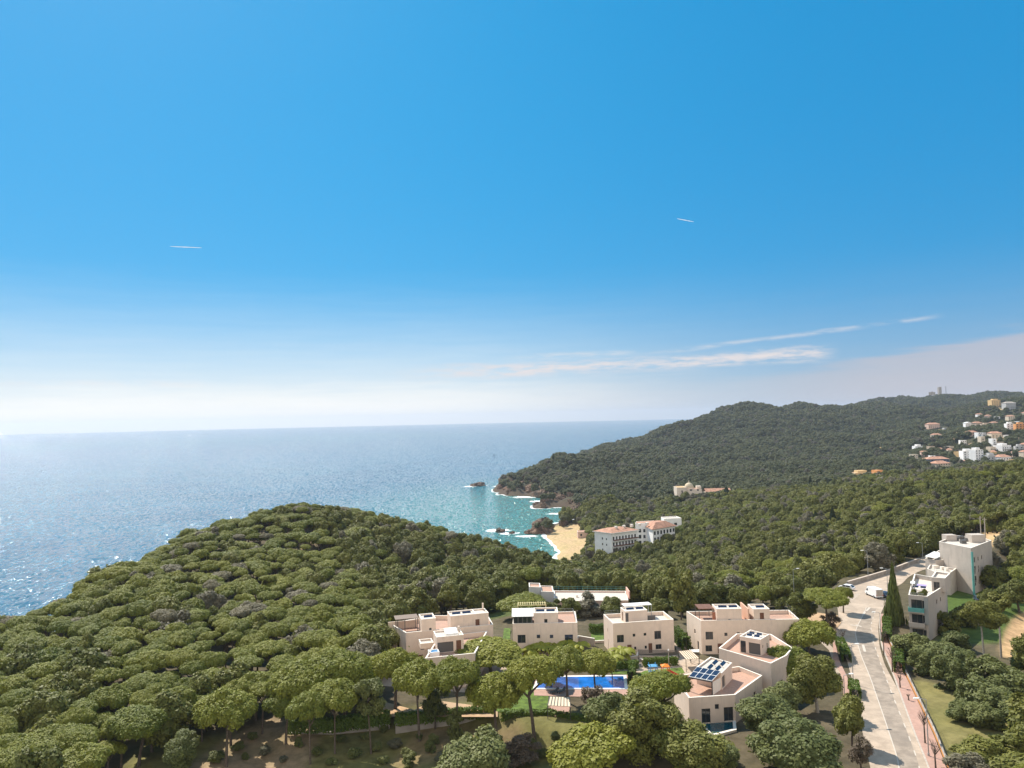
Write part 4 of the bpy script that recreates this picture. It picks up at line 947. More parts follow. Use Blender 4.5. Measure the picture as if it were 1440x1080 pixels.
def rail_part(parent, pts, z, m=None, h=1.0, name='railing', close=False):
    bb = MB(); m = m or M_STEEL; pts = [np.array(p[:2]) for p in pts]
    for a, b2 in zip(pts[:-1], pts[1:]):
        n = max(1, int(np.linalg.norm(b2 - a) / 1.3))
        for k in range(n + 1): p = a + (b2 - a) * k / n; bb.tube([(*p, z), (*p, z + h)], .025, 4)
        for zz in (h, h * .55): bb.tube([(*a, z + zz), (*b2, z + zz)], .022, 4)
    x, y, z_ = parent['_o']; bb.v = [(p[0] - x, p[1] - y, p[2] - z_) for p in bb.v]; return bb.build(name, m, parent)
def top_room(parent, L, u0, u1, v0, v1, z0, z1, holes=(), nsol=2, par=.25, wname='roof_room', su=None):
    shell(parent, rect(L, u0, u1, v0, v1), z0, z1, holes, par, floor=M_ROOFG, wname=wname, th=.2)
    if nsol: collectors(parent, L, (su if su is not None else u0 + .5), v0 + .7, z1 - par, nsol, min(2.0, (u1 - u0 - .8) / nsol - .2))
WZ = 49.0
# house C : cream cube with two rows of windows
pC = [(20.4, 159.5), (33.8, 161.6), (33.0, 168.4), (19.3, 167.0)]
hC = house('house', 'cream cubic house with white canopy on its roof room, standing behind the playground', 'house', (27, 163, WZ)); L = local(pC); zt = 55.84
shell(hC, pC, WZ - 1, zt, [(0, .8, 3.75, 1.55, 1.6, 'win'), (0, 4.3, 4.75, .6, .65, 'win'), (0, 6.75, 4.8, .6, .6, 'win'), (0, 9.15, 3.9, 1.5, 1.75, 'win'),
                         (0, .8, 1.6, 1.3, 1.0, 'win'), (0, 3.05, 1.05, .95, 2.1, 'door'), (0, 4.55, 2.0, .5, .65, 'win'), (0, 6.9, 2.05, .5, .65, 'win'), (0, 7.75, 1.05, .85, 2.1, 'door'), (0, 9.35, 1.75, 1.35, 1.05, 'win'),
                         (3, 3.0, 4.9, .35, .8, 'win'), (3, 3.2, 1.2, .4, 2.2, 'win')], .75, floor=M_ROOFG)
top_room(hC, L, 3.3, 8.3, 1.7, 5.2, zt - .75, zt + 1.9, [(0, .05, .3, .7, 2.0, 'open'), (3, 1.0, .1, 1.0, 2.0, 'door')], 2, su=3.9)
box_part(hC, 'canopy', M_WHITE, rect(L, 4.3, 10.6, 5.3, 7.6), zt + 2.0, zt + 2.12); 
for u_, v_ in ((8.6, 5.4), (10.5, 5.4), (10.5, 7.4), (4.5, 7.4)): box_part(hC, 'post', M_STEEL, rect(L, u_ - .06, u_ + .06, v_ - .06, v_ + .06), zt - .75, zt + 2.0)
rail_part(hC, [L(.1, 7.0), L(3.3, 7.0)], zt, h=.9); box_part(hC, 'screen', M_FRAME, rect(L, 8.6, 10.6, 3.2, 3.3), zt - .74, zt + .3)
# front terrace with dark fence
ft = house('fence', 'dark slatted fence along the terrace in front of the cream cubic house', 'fence', (28, 157.5, WZ)); A_, B_ = np.array(gz(*c2(470, 580), 49.6)[:2]), np.array(gz(*c2(735, 585), 49.6)[:2])
bb = MB()
for k in np.linspace(0, 1, 46): p = A_ + (B_ - A_) * k; bb.box(p[0] - .05, p[0] + .05, p[1] - .03, p[1] + .03, 49.3, 50.7)
rel(bb, ft).build('slat', M_FRAME, ft); bb = MB(); bb.bar((*A_, 49.2), (*B_, 49.2), .3, .6); rel(bb, ft).build('plinth', M_WALLL, ft)
def wall_run(label, pts, z0, z1, w_=.25, m=None):
    e = house('garden_wall', label, 'wall', (*pts[0][:2], z0)); bb = MB()
    for a, b2 in zip(pts[:-1], pts[1:]): bb.bar((*a[:2], (z0 + z1) / 2), (*b2[:2], (z0 + z1) / 2), w_, z1 - z0)
    rel(bb, e).build('wall_body', m or M_WALLL, e); bb = MB()
    for a, b2 in zip(pts[:-1], pts[1:]): bb.bar((*a[:2], z1 + .04), (*b2[:2], z1 + .04), w_ + .08, .08)
    rel(bb, e).build('wall_coping', M_CAP, e); return e
wall_run('low terrace wall under the yellow-green palms, left of the dark slatted fence', P2([c2(250, 640), c2(460, 610), c2(470, 585)], 49), 48.9, 49.7)
wall_run('pale wall with steps between the playground hedge and the dark slatted fence', P2([c2(480, 620), c2(520, 640), c2(735, 600)], 49), 48.9, 49.5)
wall_run('wall with dark door between the two middle houses', P2([c1(1405, 520), c2(60, 500), c2(175, 520)], 49), 48.9, 50.6)
wall_run('garden wall behind the lawn beside the cream cubic house', P2([c2(170, 500), c2(240, 495)], 49), 48.9, 49.4)
wall_run('white garden wall at the left foot of the left house', P2([(528, 912), (538, 905), (548, 912)], 49), 48.0, 49.4)
# house B : glazed roof room and pergola
pB = [(-1.0, 160.4), (12.85, 160.2), (13.2, 169.4), (-.7, 169.0)]
hB = house('house', 'cream house with glazed white-roofed sunroom on top, second from the left', 'house', (6, 164, WZ)); L = local(pB); zt = 56.0
shell(hB, pB, WZ - 1, zt, [(0, 1.0, 3.9, 1.7, 1.75, 'win'), (0, 5.1, 4.85, .75, .75, 'win'), (0, 7.9, 4.8, .75, .75, 'win'), (0, 11.1, 3.7, 1.75, 1.8, 'win'), (0, 1.2, 1.7, 1.5, .9, 'win'), (0, 4.0, 1.05, .9, 2.1, 'door'), (0, 6.0, 2.0, .6, .7, 'win'), (0, 11.3, 1.6, 1.3, 1.2, 'win'), (1, 4, 3.8, 1.2, 1.4, 'win')], .35)
shell(hB, rect(L, .15, 4.3, .3, 4.2), zt - .35, zt + 1.55, [(0, .12, .3, .85, 1.45, 'win'), (0, 1.08, .3, .85, 1.45, 'win'), (0, 2.04, .3, .85, 1.45, 'win'), (0, 3.0, .3, .85, 1.45, 'win')], .02, wall=M_FRAME, floor=M_WHITE, wname='sunroom', cap=False, th=.05)
a0 = [(*L(-.15, -.15), zt + 1.6), (*L(4.5, -.15), zt + 1.6), (*L(4.5, 4.5), zt + 2.15), (*L(-.15, 4.5), zt + 2.15)]; bb = MB(); bb.face(a0); bb.face([(p[0], p[1], p[2] - .1) for p in a0[::-1]])
for i in range(4): p, r = a0[i], a0[(i + 1) % 4]; bb.face([(p[0], p[1], p[2] - .1), (r[0], r[1], r[2] - .1), r, p])
rel(bb, hB).build('sunroom_roof', M_WHITE, hB); bb = MB()
for k in range(8): bb.bar((*L(.0 + k * .62, -.14), zt + 1.64), (*L(.0 + k * .62, 4.48), zt + 2.19), .05, .05)
rel(bb, hB).build('roof_ribs', M_CAP, hB)
top_room(hB, L, 4.6, 9.8, .5, 5.0, zt - .35, zt + 2.05, [(0, 2.2, .3, .7, .8, 'win')], 2, su=5.0); rail_part(hB, [L(9.9, 8.6), L(13.5, 8.6), L(13.5, .6)], zt + .05, h=.8)
bb = MB()
for k in range(13): bb.bar((*L(1.2 + k * .5, 7.0), zt + 2.2), (*L(1.2 + k * .5, 9.6), zt + 2.2), .1, .14)
bb.bar((*L(1.0, 7.2), zt + 2.08), (*L(7.5, 7.2), zt + 2.08), .12, .12); bb.bar((*L(1.0, 9.4), zt + 2.08), (*L(7.5, 9.4), zt + 2.08), .12, .12)
for u_, v_ in ((1.1, 7.2), (7.4, 7.2), (1.1, 9.0), (7.4, 9.0)): bb.tube([(*L(u_, v_), zt - .3), (*L(u_, v_), zt + 2.05)], .07, 5)
rel(bb, hB).build('pergola', mat('pale_yellow_timber', (.62, .55, .30), .8), hB)
# house A : long house at the left
pA = [(-23.2, 155.4), (-5.2, 160.2), (-6.5, 167.2), (-18.5, 168.6), (-28.0, 163.0)]
hA = house('house', 'large cream house with brown canopy and dark solar panels, leftmost at the forest edge', 'house', (-16, 161, WZ)); L = local(pA); zt = 56.0
shell(hA, pA, WZ - 2, zt, [(0, 3.0, 5.2, .8, .8, 'win'), (0, 6.0, 4.6, 1.4, 2.0, 'win'), (0, .3, 1.9, 1.3, 2.2, 'win'), (0, 2.2, 2.0, 1.3, 2.2, 'door'), (0, 4.0, 2.6, .7, 1.0, 'win'), (4, 4.0, 4.2, 1.5, 2.4, 'win'), (4, 5.0, 2.0, .7, 1.0, 'win')], .9)
top_room(hA, L, 3.3, 6.3, .15, 4.5, zt - .9, zt + 2.4, [(0, 1.6, .5, .5, .9, 'win')], 1, su=3.9)
top_room(hA, L, 9.6, 17.9, 1.0, 5.0, zt - .9, zt + 2.3, [(0, 5.4, .15, .9, 1.9, 'door')], 2, su=10.1)
box_part(hA, 'roof_divider', M_CAP, rect(L, 15.0, 15.25, 1.2, 4.8), zt + 2.06, zt + 2.3)
box_part(hA, 'canopy', mat('brown_canvas', (.21, .16, .13), .85), rect(L, -1.8, 3.1, 3.3, 6.6), zt + 1.9, zt + 2.05)
for u_, v_ in ((-1.7, 3.4), (.2, 3.4), (2.9, 3.4), (2.9, 6.4), (-1.0, 6.4)): box_part(hA, 'post', M_FRAME, rect(L, u_ - .07, u_ + .07, v_ - .07, v_ + .07), zt - .9, zt + 1.9)
box_part(hA, 'back_wall', M_WALL, rect(L, -3.0, 3.2, 6.8, 7.0), zt - .9, zt + .7); box_part(hA, 'chimney', M_WALL, rect(L, 17.3, 17.6, 4.4, 4.7), zt + 2.3, zt + 3.6)
for u_ in (10.8, 12.6): box_part(hA, 'air_unit', M_CAP, rect(L, u_, u_ + .8, .35, .7), zt - .89, zt - .1)
# house A2 : front terrace house with hot tub
pA2 = [(-17.6, 141.8), (-8.3, 144.2), (-6.4, 158.9), (-16.4, 155.8)]
hA2 = house('house', 'lower cream house with roof terrace and hot tub in front of the leftmost house', 'house', (-12, 149, WZ)); L = local(pA2); zt = 55.0
shell(hA2, pA2, WZ - 3, zt, [(1, 1.0, 3.0, 1.2, 2.2, 'win'), (1, 5.5, 5.6, 1.0, 1.2, 'win'), (0, 2.5, 4.3, 1.2, 1.2, 'win')], .9)
shell(hA2, rect(L, 3.0, 8.4, 5.2, 9.6), zt - .9, zt + 2.2, [(0, .15, .05, 3.2, 2.0, 'open'), (0, 3.9, .05, 1.0, 2.1, 'door')], .25, floor=M_ROOFG, wname='roof_room', th=.2)
shell(hA2, rect(L, .3, 2.9, 9.0, 12.0), zt - .9, zt + .12, [], .3, floor=M_ROOFG, wname='stair_block', th=.2)
a0 = [(*L(4.9, 5.8), zt + 2.55), (*L(7.4, 5.8), zt + 2.55), (*L(7.6, 9.2), zt + 2.75), (*L(5.1, 9.2), zt + 2.75)]; bb = MB(); bb.face(a0); bb.face([(p[0], p[1], p[2] - .4) for p in a0[::-1]])
for i in range(4): p, r = a0[i], a0[(i + 1) % 4]; bb.face([(p[0], p[1], p[2] - .4), (r[0], r[1], r[2] - .4), r, p])
rel(bb, hA2).build('skylight', M_WHITE, hA2); box_part(hA2, 'chimney', M_WALL, rect(L, 7.9, 8.3, 8.6, 9.0), zt + 2.2, zt + 3.0)
ht = empty('hot_tub', (*L(2.2, 4.0), zt - .9), math.atan2(2.4, 9.3), label='square white hot tub with blue water on the roof terrace', cat='hot tub'); bb = MB()
pq = [(-1, -1), (1, -1), (1, 1), (-1, 1)]; pi_ = [(-.8, -.8), (.8, -.8), (.8, .8), (-.8, .8)]
for k in range(4): bb.prism([pq[k], pq[(k + 1) % 4], pi_[(k + 1) % 4], pi_[k]], 0, .95)
bb.build('shell', M_WHITE, ht); bb = MB(); bb.face([(*p, .85) for p in pi_]); bb.build('water', M_TUB, ht)
# house D : long rear right house
pD = [(39.2, 159.6), (52.0, 159.3), (60.0, 159.0), (60.6, 166.5), (37.9, 167.2)]
hD = house('house', 'long cream house with brown pergola and two solar roof rooms, rightmost in the rear row', 'house', (48, 163, WZ)); L = local(pD); zt = 56.0
shell(hD, pD, WZ - 1, zt, [(0, .9, 4.0, 1.6, 1.65, 'win'), (0, 4.9, 4.7, .65, .7, 'win'), (0, 7.5, 4.8, .65, .65, 'win'), (0, .8, 1.5, 1.4, 1.3, 'win'), (0, 3.4, 1.05, 1.1, 2.1, 'door'), (0, 10.5, 4.6, 1.1, 1.2, 'win'), (1, 5.5, 4.0, .7, 1.3, 'win'), (4, 4.0, 4.4, .7, .9, 'win'), (4, 5.5, 1.4, .8, 1.8, 'win')], .75)
top_room(hD, L, 3.6, 8.9, .7, 4.8, zt - .75, zt + 2.2, [(0, 2.4, .3, .5, .5, 'win')], 2, su=4.2); top_room(hD, L, 11.4, 14.8, .5, 4.8, zt - .75, zt + 2.1, [(0, 1.3, .1, .9, 2.0, 'door')], 1, su=12.2)
box_part(hD, 'pergola', M_WOOD, rect(L, .2, 3.5, 2.6, 6.6), zt + 1.7, zt + 1.85); box_part(hD, 'red_screen', mat('rust_screen', (.30, .12, .07), .8), rect(L, 2.7, 3.4, .9, 1.0), zt - .74, zt + 1.5)
for u_, v_ in ((.3, 2.7), (3.3, 2.7), (.3, 6.5), (3.3, 6.5)): box_part(hD, 'post', M_FRAME, rect(L, u_ - .06, u_ + .06, v_ - .06, v_ + .06), zt - .75, zt + 1.7)
bb = MB()
for k in range(9): bb.box(-.9 + k * .2, -.82 + k * .2, -.1, .1, 0, .1)
box_part(hD, 'roof_divider', mat('salmon_render', (.62, .38, .27), .85), rect(L, 10.2, 10.5, .6, 6.4), zt - .75, zt + 2.2); rail_part(hD, [L(14.9, 6.6), L(20.2, 6.6), L(20.4, .6)], zt, m=M_DARK, h=1.8)
# house E : angled terrace house
pE = [(38.2, 142.4), (44.9, 133.2), (49.2, 137.3), (52.0, 141.6), (51.0, 150.6), (44.3, 151.4)]
hE = house('house', 'angled cream house with enclosed pink terraces between the rear row and the roadside trees', 'house', (46, 142, WZ)); L = local(pE, 0); zt = 55.5
shell(hE, pE, WZ - 3, zt, [(0, 5.0, 4.5, .7, .9, 'win'), (1, 3.0, 4.3, 1.2, 1.4, 'win'), (2, 2.5, 4.0, 1.2, 1.4, 'win'), (5, 3.0, 3.6, 1.0, 1.2, 'win')], 1.0)
rE = [gz(*c3(240, 450), 57.5), gz(*c3(415, 478), 57.5), gz(*c3(490, 435), 57.5), gz(*c3(330, 395), 57.5)]; rE = ccw([tuple(p[:2]) for p in rE])
shell(hE, rE, zt - 1.0, 57.5, [(0, .15, .1, 1.0, 2.2, 'win'), (0, 1.7, .1, 2.2, 2.1, 'open'), (1, .8, 1.2, .4, .6, 'win'), (1, 2.8, .8, .5, .9, 'win')], .25, floor=M_ROOFG, wname='roof_room', th=.2)
LE = local(rE, 0); w0 = np.linalg.norm(np.array(rE[1]) - np.array(rE[0])); collectors(hE, LE, .9, .6, 57.3, 2, max(.9, (w0 - 1.2) / 2 - .2), .9); collectors(hE, LE, .9, 2.0, 57.3, 2, max(.9, (w0 - 1.2) / 2 - .2), .9)
# house F : front house with solar canopy and dark pool
pF = [(27.6, 133.6), (27.9, 123.4), (35.8, 124.3), (43.2, 133.0), (40.6, 138.0)]
hF = house('house', 'cream front house with a tilted photovoltaic canopy over its terrace, nearest to the camera', 'house', (34, 130, WZ)); zt = 53.5; L = local(pF, 1)
pFc = ccw(pF); iF = [k for k in range(5) if abs(pFc[k][0] - 27.9) < .01][0]; L = local(pF, iF)
shell(hF, pF, WZ - 2, zt, [(iF, 2.1, 2.3, 1.5, 2.3, 'win'), (iF, 4.4, 4.4, .7, .8, 'win'), (iF, 5.9, 2.3, 1.6, 2.3, 'win'), (iF + 1, 5.0, 3.0, .9, 1.5, 'win'), (iF + 1, 7.5, 3.2, .9, 1.5, 'win')], .7)
rF = ccw([tuple(gz(*c2(x, y), 55.6)[:2]) for x, y in [(860, 665), (1030, 705), (1100, 635), (955, 595)]])
jf = min(range(4), key=lambda k: rF[k][1] + rF[k][0] * .0); 
shell(hF, rF, zt - .7, 55.6, [((jf + 1) % 4, .8, .2, .6, 1.2, 'win'), ((jf + 1) % 4, 3.0, .8, .6, .9, 'win'), (jf, .2, .1, 1.8, 2.0, 'open')], .25, floor=M_ROOFG, wname='roof_room', th=.2)
LF = local(rF, jf); wF = np.linalg.norm(np.array(rF[(jf + 1) % 4]) - np.array(rF[jf])); collectors(hF, LF, .6, .5, 55.35, 2, wF / 2 - .6, .9); collectors(hF, LF, .6, 1.9, 55.35, 2, wF / 2 - .6, .9)
sq = [gz(*c2(810, 725), 55.3), gz(*c2(965, 755), 55.3), gz(*c2(1025, 690), 55.9), gz(*c2(865, 660), 55.9)]
bb = MB(); bb.face(sq); bb.face([p - [0, 0, .12] for p in sq[::-1]])
for i in range(4): bb.face([sq[i] - [0, 0, .12], sq[(i + 1) % 4] - [0, 0, .12], sq[(i + 1) % 4], sq[i]])
sp_ = rel(bb, hF).build('solar_canopy', M_WHITE, hF); bb = MB()
for i in range(4):
    for j in range(2):
        f = lambda u, v: (sq[0] * (1 - u) + sq[1] * u) * (1 - v) + (sq[3] * (1 - u) + sq[2] * u) * v + np.array([0, 0, .02])
        bb.face([f(i / 4 + .012, j / 2 + .02), f((i + 1) / 4 - .012, j / 2 + .02), f((i + 1) / 4 - .012, (j + 1) / 2 - .02), f(i / 4 + .012, (j + 1) / 2 - .02)])
rel(bb, hF).build('cells', M_PANEL, sp_); bb = MB()
for p in (sq[0], sq[1]): bb.box(p[0] - .08, p[0] + .08, p[1] - .08, p[1] + .08, zt - .7, p[2] - .1)
bb.bar(sq[0] - [0, 0, .2], sq[1] - [0, 0, .2], .12, .16); rel(bb, hF).build('canopy_frame', M_DARK, hF)
bb = MB(); bb.bar((*((sq[1] + sq[2]) / 2)[:2], zt + .55), (*(sq[1] * .98 + sq[2] * .02)[:2], zt + .55), .06, 2.2) if False else bb.bar((*sq[1][:2], zt + .4), (*sq[2][:2], zt + .4), .05, 2.1); rel(bb, hF).build('side_screen', M_CAP, hF)
dp = house('covered_pool', 'dark teal covered pool on the terrace in front of the front house', 'pool', (33, 118.5, 48.9)); pp = ccw(P2([c2(890, 1042), c2(1105, 1030), c2(1110, 1085), c2(970, 1120)], 49.2))
bb = MB(); o_ = inset(pp, -.5)
for k in range(len(pp)): bb.prism([o_[k], o_[(k + 1) % len(pp)], pp[(k + 1) % len(pp)], pp[k]], 48.9, 49.35)
rel(bb, dp).build('coping', M_CAP, dp); bb = MB(); bb.face([(*p, 49.2) for p in pp]); rel(bb, dp).build('water', M_POOLD, dp)
# long low building behind
zu = 50.6
hU = house('service_building', 'long low building with gravel roof and two pinkish roofed blocks behind the houses', 'building', (18, 219, 46)); W7 = lambda x, y: (730 + x / 8.47, 810 + y / 8.47)
pU = ccw(P2([W7(415, 300), W7(1300, 290), W7(1270, 180), W7(415, 175)], zu)); yb = min(p[1] for p in pU)
shell(hU, pU, 43, zu, [], .4, wall=M_WALLP, floor=M_ROOFG)
q1 = [gz(*W7(120, 130), 53.5), gz(*W7(255, 135), 53.5)]; shell(hU, [(q1[0][0], q1[0][1]), (q1[1][0], q1[1][1]), (q1[1][0], q1[1][1] + 5), (q1[0][0], q1[0][1] + 5)], 43, 53.5, [], .3, wall=M_GREYW, floor=M_ROOFT, wname='block_wall')
q1 = [gz(*W7(262, 185), 52.6), gz(*W7(412, 190), 52.6)]; shell(hU, [(q1[0][0], q1[0][1]), (q1[1][0], q1[1][1]), (q1[1][0], q1[1][1] + 7), (q1[0][0], q1[0][1] + 7)], 43, 52.6, [], .2, wall=M_GREYW, floor=M_ROOFT, wname='block_wall')
rr_ = sorted(pU, key=lambda p: -p[1])[:2]; rail_part(hU, sorted(rr_), zu + .1, m=M_TEAL, h=1.1); box_part(hU, 'end_wall', mat('pink_render', (.66, .38, .30), .85), [(max(p[0] for p in pU) - .5, yb + 1.5), (max(p[0] for p in pU) - .2, yb + 1.5), (max(p[0] for p in pU) - .2, yb + 7), (max(p[0] for p in pU) - .5, yb + 7)], zu, zu + 2.0)
for fx in (.32, .5): box_part(hU, 'roof_vent', M_CAP, [(pU[0][0] * (1 - fx) + pU[1][0] * fx + a, (pU[0][1] + 5) + b2) for a, b2 in ((0, 0), (.6, 0), (.6, .6), (0, .6))], zu - .4, zu + .3)

# apartment blocks right
zA = 58.7
G1 = [gz(*c4(603, 600), zA), gz(*c4(740, 612), zA), gz(*c4(868, 532), zA), gz(*c4(880, 490), zA), gz(*c4(648, 448), zA)]; G1 = ccw([tuple(p[:2]) for p in G1]); 
k0 = [k for k in range(len(G1)) if abs(G1[k][0] - gz(*c4(603, 600), zA)[0]) < .01][0]
hG = house('apartment_block', 'front apartment block with stacked balconies and plant-filled roof terrace beside the conifer', 'apartment', (95, 172, WZ)); Lf = np.linalg.norm(np.array(G1[(k0 + 1) % len(G1)]) - np.array(G1[k0])); L = local(G1, k0)
ho = []
for f_ in range(3): ho += [(k0, .5, 1.2 + f_ * 3.2 + 1, Lf * .58, 2.2, 'win'), (k0, Lf * .72, 1.2 + f_ * 3.2 + 1, Lf * .16, 2.1, 'win')]
for f_ in range(3): ho += [((k0 + 1) % len(G1), 6.5, 2.4 + f_ * 3.2, .7, 1.0, 'win'), ((k0 + 1) % len(G1), 9.5, 2.4 + f_ * 3.2, .7, 1.0, 'win')]
shell(hG, G1, WZ - 2, zA, ho, 1.0, wall=M_APT, floor=M_ROOFG)
for f_ in range(3):
    zb = WZ - 2 + 1.7 + f_ * 3.2
    bal = box_part(hG, 'balcony', M_APT, rect(L, -.1, Lf * .8, -1.1, -.02), zb, zb + .2); bb = MB()
    for a, b2 in ((L(-.1, -1.1), L(Lf * .8, -1.1)), (L(-.1, -1.1), L(-.1, -.05)), (L(Lf * .8, -1.1), L(Lf * .8, -.05))): bb.bar((*a, zb + .65), (*b2, zb + .65), .08, .9)
    rel(bb, hG); bb.build('balcony_rail', (M_TEAL if f_ else M_WALLW) if f_ != 1 else M_APT, bal)
box_part(hG, 'stair_glazing', M_STEEL, rect(L, Lf * .82, Lf + .12, -.12, -.03), WZ + 3.5, zA - .3)
shell(hG, ccw([tuple(gz(*c4(*q_), zA + 2.2)[:2]) for q_ in [(770, 472), (868, 480), (905, 445), (800, 430)]]), zA - 1.0, zA + 2.2, [(0, .4, .3, 1.2, 1.9, 'win')], .4, wall=M_APT, floor=M_ROOFG, wname='roof_room')
box_part(hG, 'terrace_canopy', M_WHITE, rect(L, .3, Lf * .33, 6.5, 9.0), zA + 1.2, zA + 1.32)
collectors(hG, L, .6, 9.6, zA - .6, 2, 1.3, .9)
for u_, v_ in ((.5, 6.7), (Lf * .3, 6.7), (.5, 8.8), (Lf * .3, 8.8)): box_part(hG, 'post', M_STEEL, rect(L, u_ - .05, u_ + .05, v_ - .05, v_ + .05), zA - 1, zA + 1.2)
for u_, v_, w_, h_ in ((.6, 5.6, .9, .8), (Lf * .55, 4.6, 1.6, .5), (Lf * .3, 3.2, 1.4, .45), (Lf * .5, 2.3, .9, .75)): box_part(hG, 'terrace_bench', M_WOOD, rect(L, u_, u_ + w_, v_, v_ + .7), zA - .99, zA - 1 + h_)
box_part(hG, 'parasol_canopy', mat('lilac_canvas', (.34, .28, .48), .8), rect(L, Lf * .45, Lf * .45 + 1.9, 5.2, 7.0), zA + 1.1, zA + 1.2); box_part(hG, 'parasol_pole', M_STEEL, rect(L, Lf * .45 + .9, Lf * .45 + .98, 6.0, 6.08), zA - 1, zA + 1.1)
rail_part(hG, [L(.1, .1), L(Lf * .8, .1)], zA + .05, h=.5)
# planters on that terrace
for u_, v_, w_ in ((1.0, 1.6, 1.1), (2.6, 1.0, 1.4), (Lf * .6, 1.6, 1.2), (Lf * .8, 3.0, 1.2), (1.0, 4.2, 1.0), (Lf * .85, 5.2, 1.1)):
    pl = empty('potted_shrub', (*L(u_, v_), zA - 1.0), 0, label='leafy shrub in a terracotta planter on the plant-filled roof terrace', cat='potted plant', group='potted shrubs on the roof terrace')
    bb = MB(); bb.tube([(0, 0, 0), (0, 0, .5)], [.28, .38], 9); bb.build('planter', M_ORANGE, pl); f_ = link('foliage', CROWN['broad'][int(rng.integers(4))], None, pl, (0, 0, .95)); f_.scale = (w_ * .6,) * 3
# rear block, stepped and taller
zR = 61.6
def poly4(z, L4): return ccw([tuple(gz(*c4(*p), z)[:2]) for p in L4])
G2 = poly4(zR, [(825, 215), (945, 240), (1055, 262), (1205, 205), (1150, 190), (945, 168)])
hR = house('apartment_block', 'rear taller apartment block with rounded corner wall and small dark windows', 'apartment', (125, 205, WZ))
def longest_right(P):
    return max(range(len(P)), key=lambda k: ((P[(k + 1) % len(P)][1] - P[k][1]) > 0) * np.linalg.norm(np.array(P[(k + 1) % len(P)]) - np.array(P[k])))
kl2 = max(range(len(G2)), key=lambda k: ((G2[(k + 1) % len(G2)][0] - G2[k][0]) > 0) * np.linalg.norm(np.array(G2[(k + 1) % len(G2)]) - np.array(G2[k])) * (G2[k][1] < np.mean([q_[1] for q_ in G2])))
kr = longest_right(G2); ho = []
for f_ in range(3): ho += [(kr, 2.0, 4.0 + f_ * 3.2, .9, 1.4, 'win'), (kr, 5.0, 4.0 + f_ * 3.2, .8, 1.1, 'win'), (kr, 8.0, 4.0 + f_ * 3.2, .8, 1.1, 'win')]
ho += [(kl2, 2.0, 8.2, 1.2, 1.2, 'win'), (kl2, 5.0, 8.2, .8, .9, 'win'), (kl2, 2.0, 4.8, 1.4, 1.9, 'win')]
shell(hR, G2, WZ - 2, zR, ho, .5, wall=M_APT, floor=M_ROOFG)
zM = 56.6
G3 = poly4(zM, [(880, 345), (1035, 355), (1060, 300), (830, 275), (725, 335), (800, 350)])
shell(hR, G3, WZ - 2, zM, [], .8, wall=M_APT, floor=M_ROOFG, wname='lower_wall')
G4 = poly4(55.0, [(740, 410), (810, 440), (905, 440), (950, 410), (860, 395), (760, 380)])
shell(hR, G4, WZ - 2, 55.0, [], .5, wall=M_APT, floor=M_ROOFG, wname='linking_wall')
def on_roof(parent, nm, m_, px, py, z, w_, d_, h_): p_ = gz(*c4(px, py), z); box_part(parent, nm, m_, [(p_[0] - w_ / 2, p_[1] - d_ / 2), (p_[0] + w_ / 2, p_[1] - d_ / 2), (p_[0] + w_ / 2, p_[1] + d_ / 2), (p_[0] - w_ / 2, p_[1] + d_ / 2)], z, z + h_)
for a_, b_q, w_ in ((960, 325, 1.2), (1000, 330, .8), (870, 330, 1.4)): on_roof(hR, 'roof_unit', M_STEEL, a_, b_q, zM - .78, w_, .8, .9)
for a_, b_q, w_ in ((800, 405, 1.5), (850, 415, 1.0), (880, 425, .8)): on_roof(hR, 'roof_unit', M_CAP, a_, b_q, 54.52, w_, .9, .8)
rail_part(hR, [G3[k_] for k_ in range(3)], zM + .05, h=.9); rail_part(hR, [G4[k_] for k_ in range(3)], 55.05, h=1.0)
on_roof(hR, 'stair_hood', M_APT, 1090, 215, zR - .48, 4.0, 3.0, 2.2); on_roof(hR, 'stair_hood', M_APT, 900, 205, zR - .48, 3.0, 2.4, 1.7)
vv = poly4(zM + .1, [(725, 335), (805, 350), (870, 320), (790, 300)]); box_part(hR, 'awning', M_WHITE, vv, zM + .6, zM + .75)
box_part(hR, 'teal_pipe_strip', M_TEAL, [(G2[kr][0] - .1 + a, G2[kr][1] - .35 + b2) for a, b2 in ((0, 0), (.5, 0), (.5, .3), (0, .3))], WZ - 1, zR - 1.0)
LR = local(G2, kr)
for a, b2 in ((945, 195), (1000, 215), (1035, 200), (985, 185)):
    p = gz(*c4(a, b2), zR); box_part(hR, 'roof_unit', M_FRAME, [(p[0] - .7, p[1] - .5), (p[0] + .7, p[1] - .5), (p[0] + .7, p[1] + .5), (p[0] - .7, p[1] + .5)], zR - .5, zR + .5)

# hotel by the beach
zH = 32.0; HX = lambda x, y: (820 + x / 6.545, 660 + y / 6.545)
def pt(z, x, y): return tuple(gz(*HX(x, y), z)[:2])
a, b2 = np.array(pt(zH, 105, 573)), np.array(pt(zH, 262, 592)); cdir = np.array(pt(zH, 500, 562)) - b2; c_ = b2 + cdir; d_ = a + cdir * .9
pH = [tuple(a), tuple(b2), tuple(c_), tuple(d_)]; hH = house('hotel', 'white four-storey hotel with rows of balconies and terracotta roof by the beach', 'hotel', (*a, 16)); Lw = np.linalg.norm(cdir); Le = np.linalg.norm(b2 - a)
pH = ccw(pH); ke = [k for k in range(4) if np.allclose(pH[k], a)][0]; kf = (ke + 1) % 4
ho = [(ke, Le * .42, 3.5 + f_ * 3.3, .9, 1.3, 'win') for f_ in range(4)] + [(ke, Le * .66, 3.5 + f_ * 3.3, .8, 1.1, 'win') for f_ in range(2, 4)]
nb = 8
for f_ in range(4): ho += [(kf, .8 + k * (Lw - 1) / nb, 3.2 + f_ * 3.35, (Lw - 1) / nb - 1.1, 2.3, 'win') for k in range(nb)]
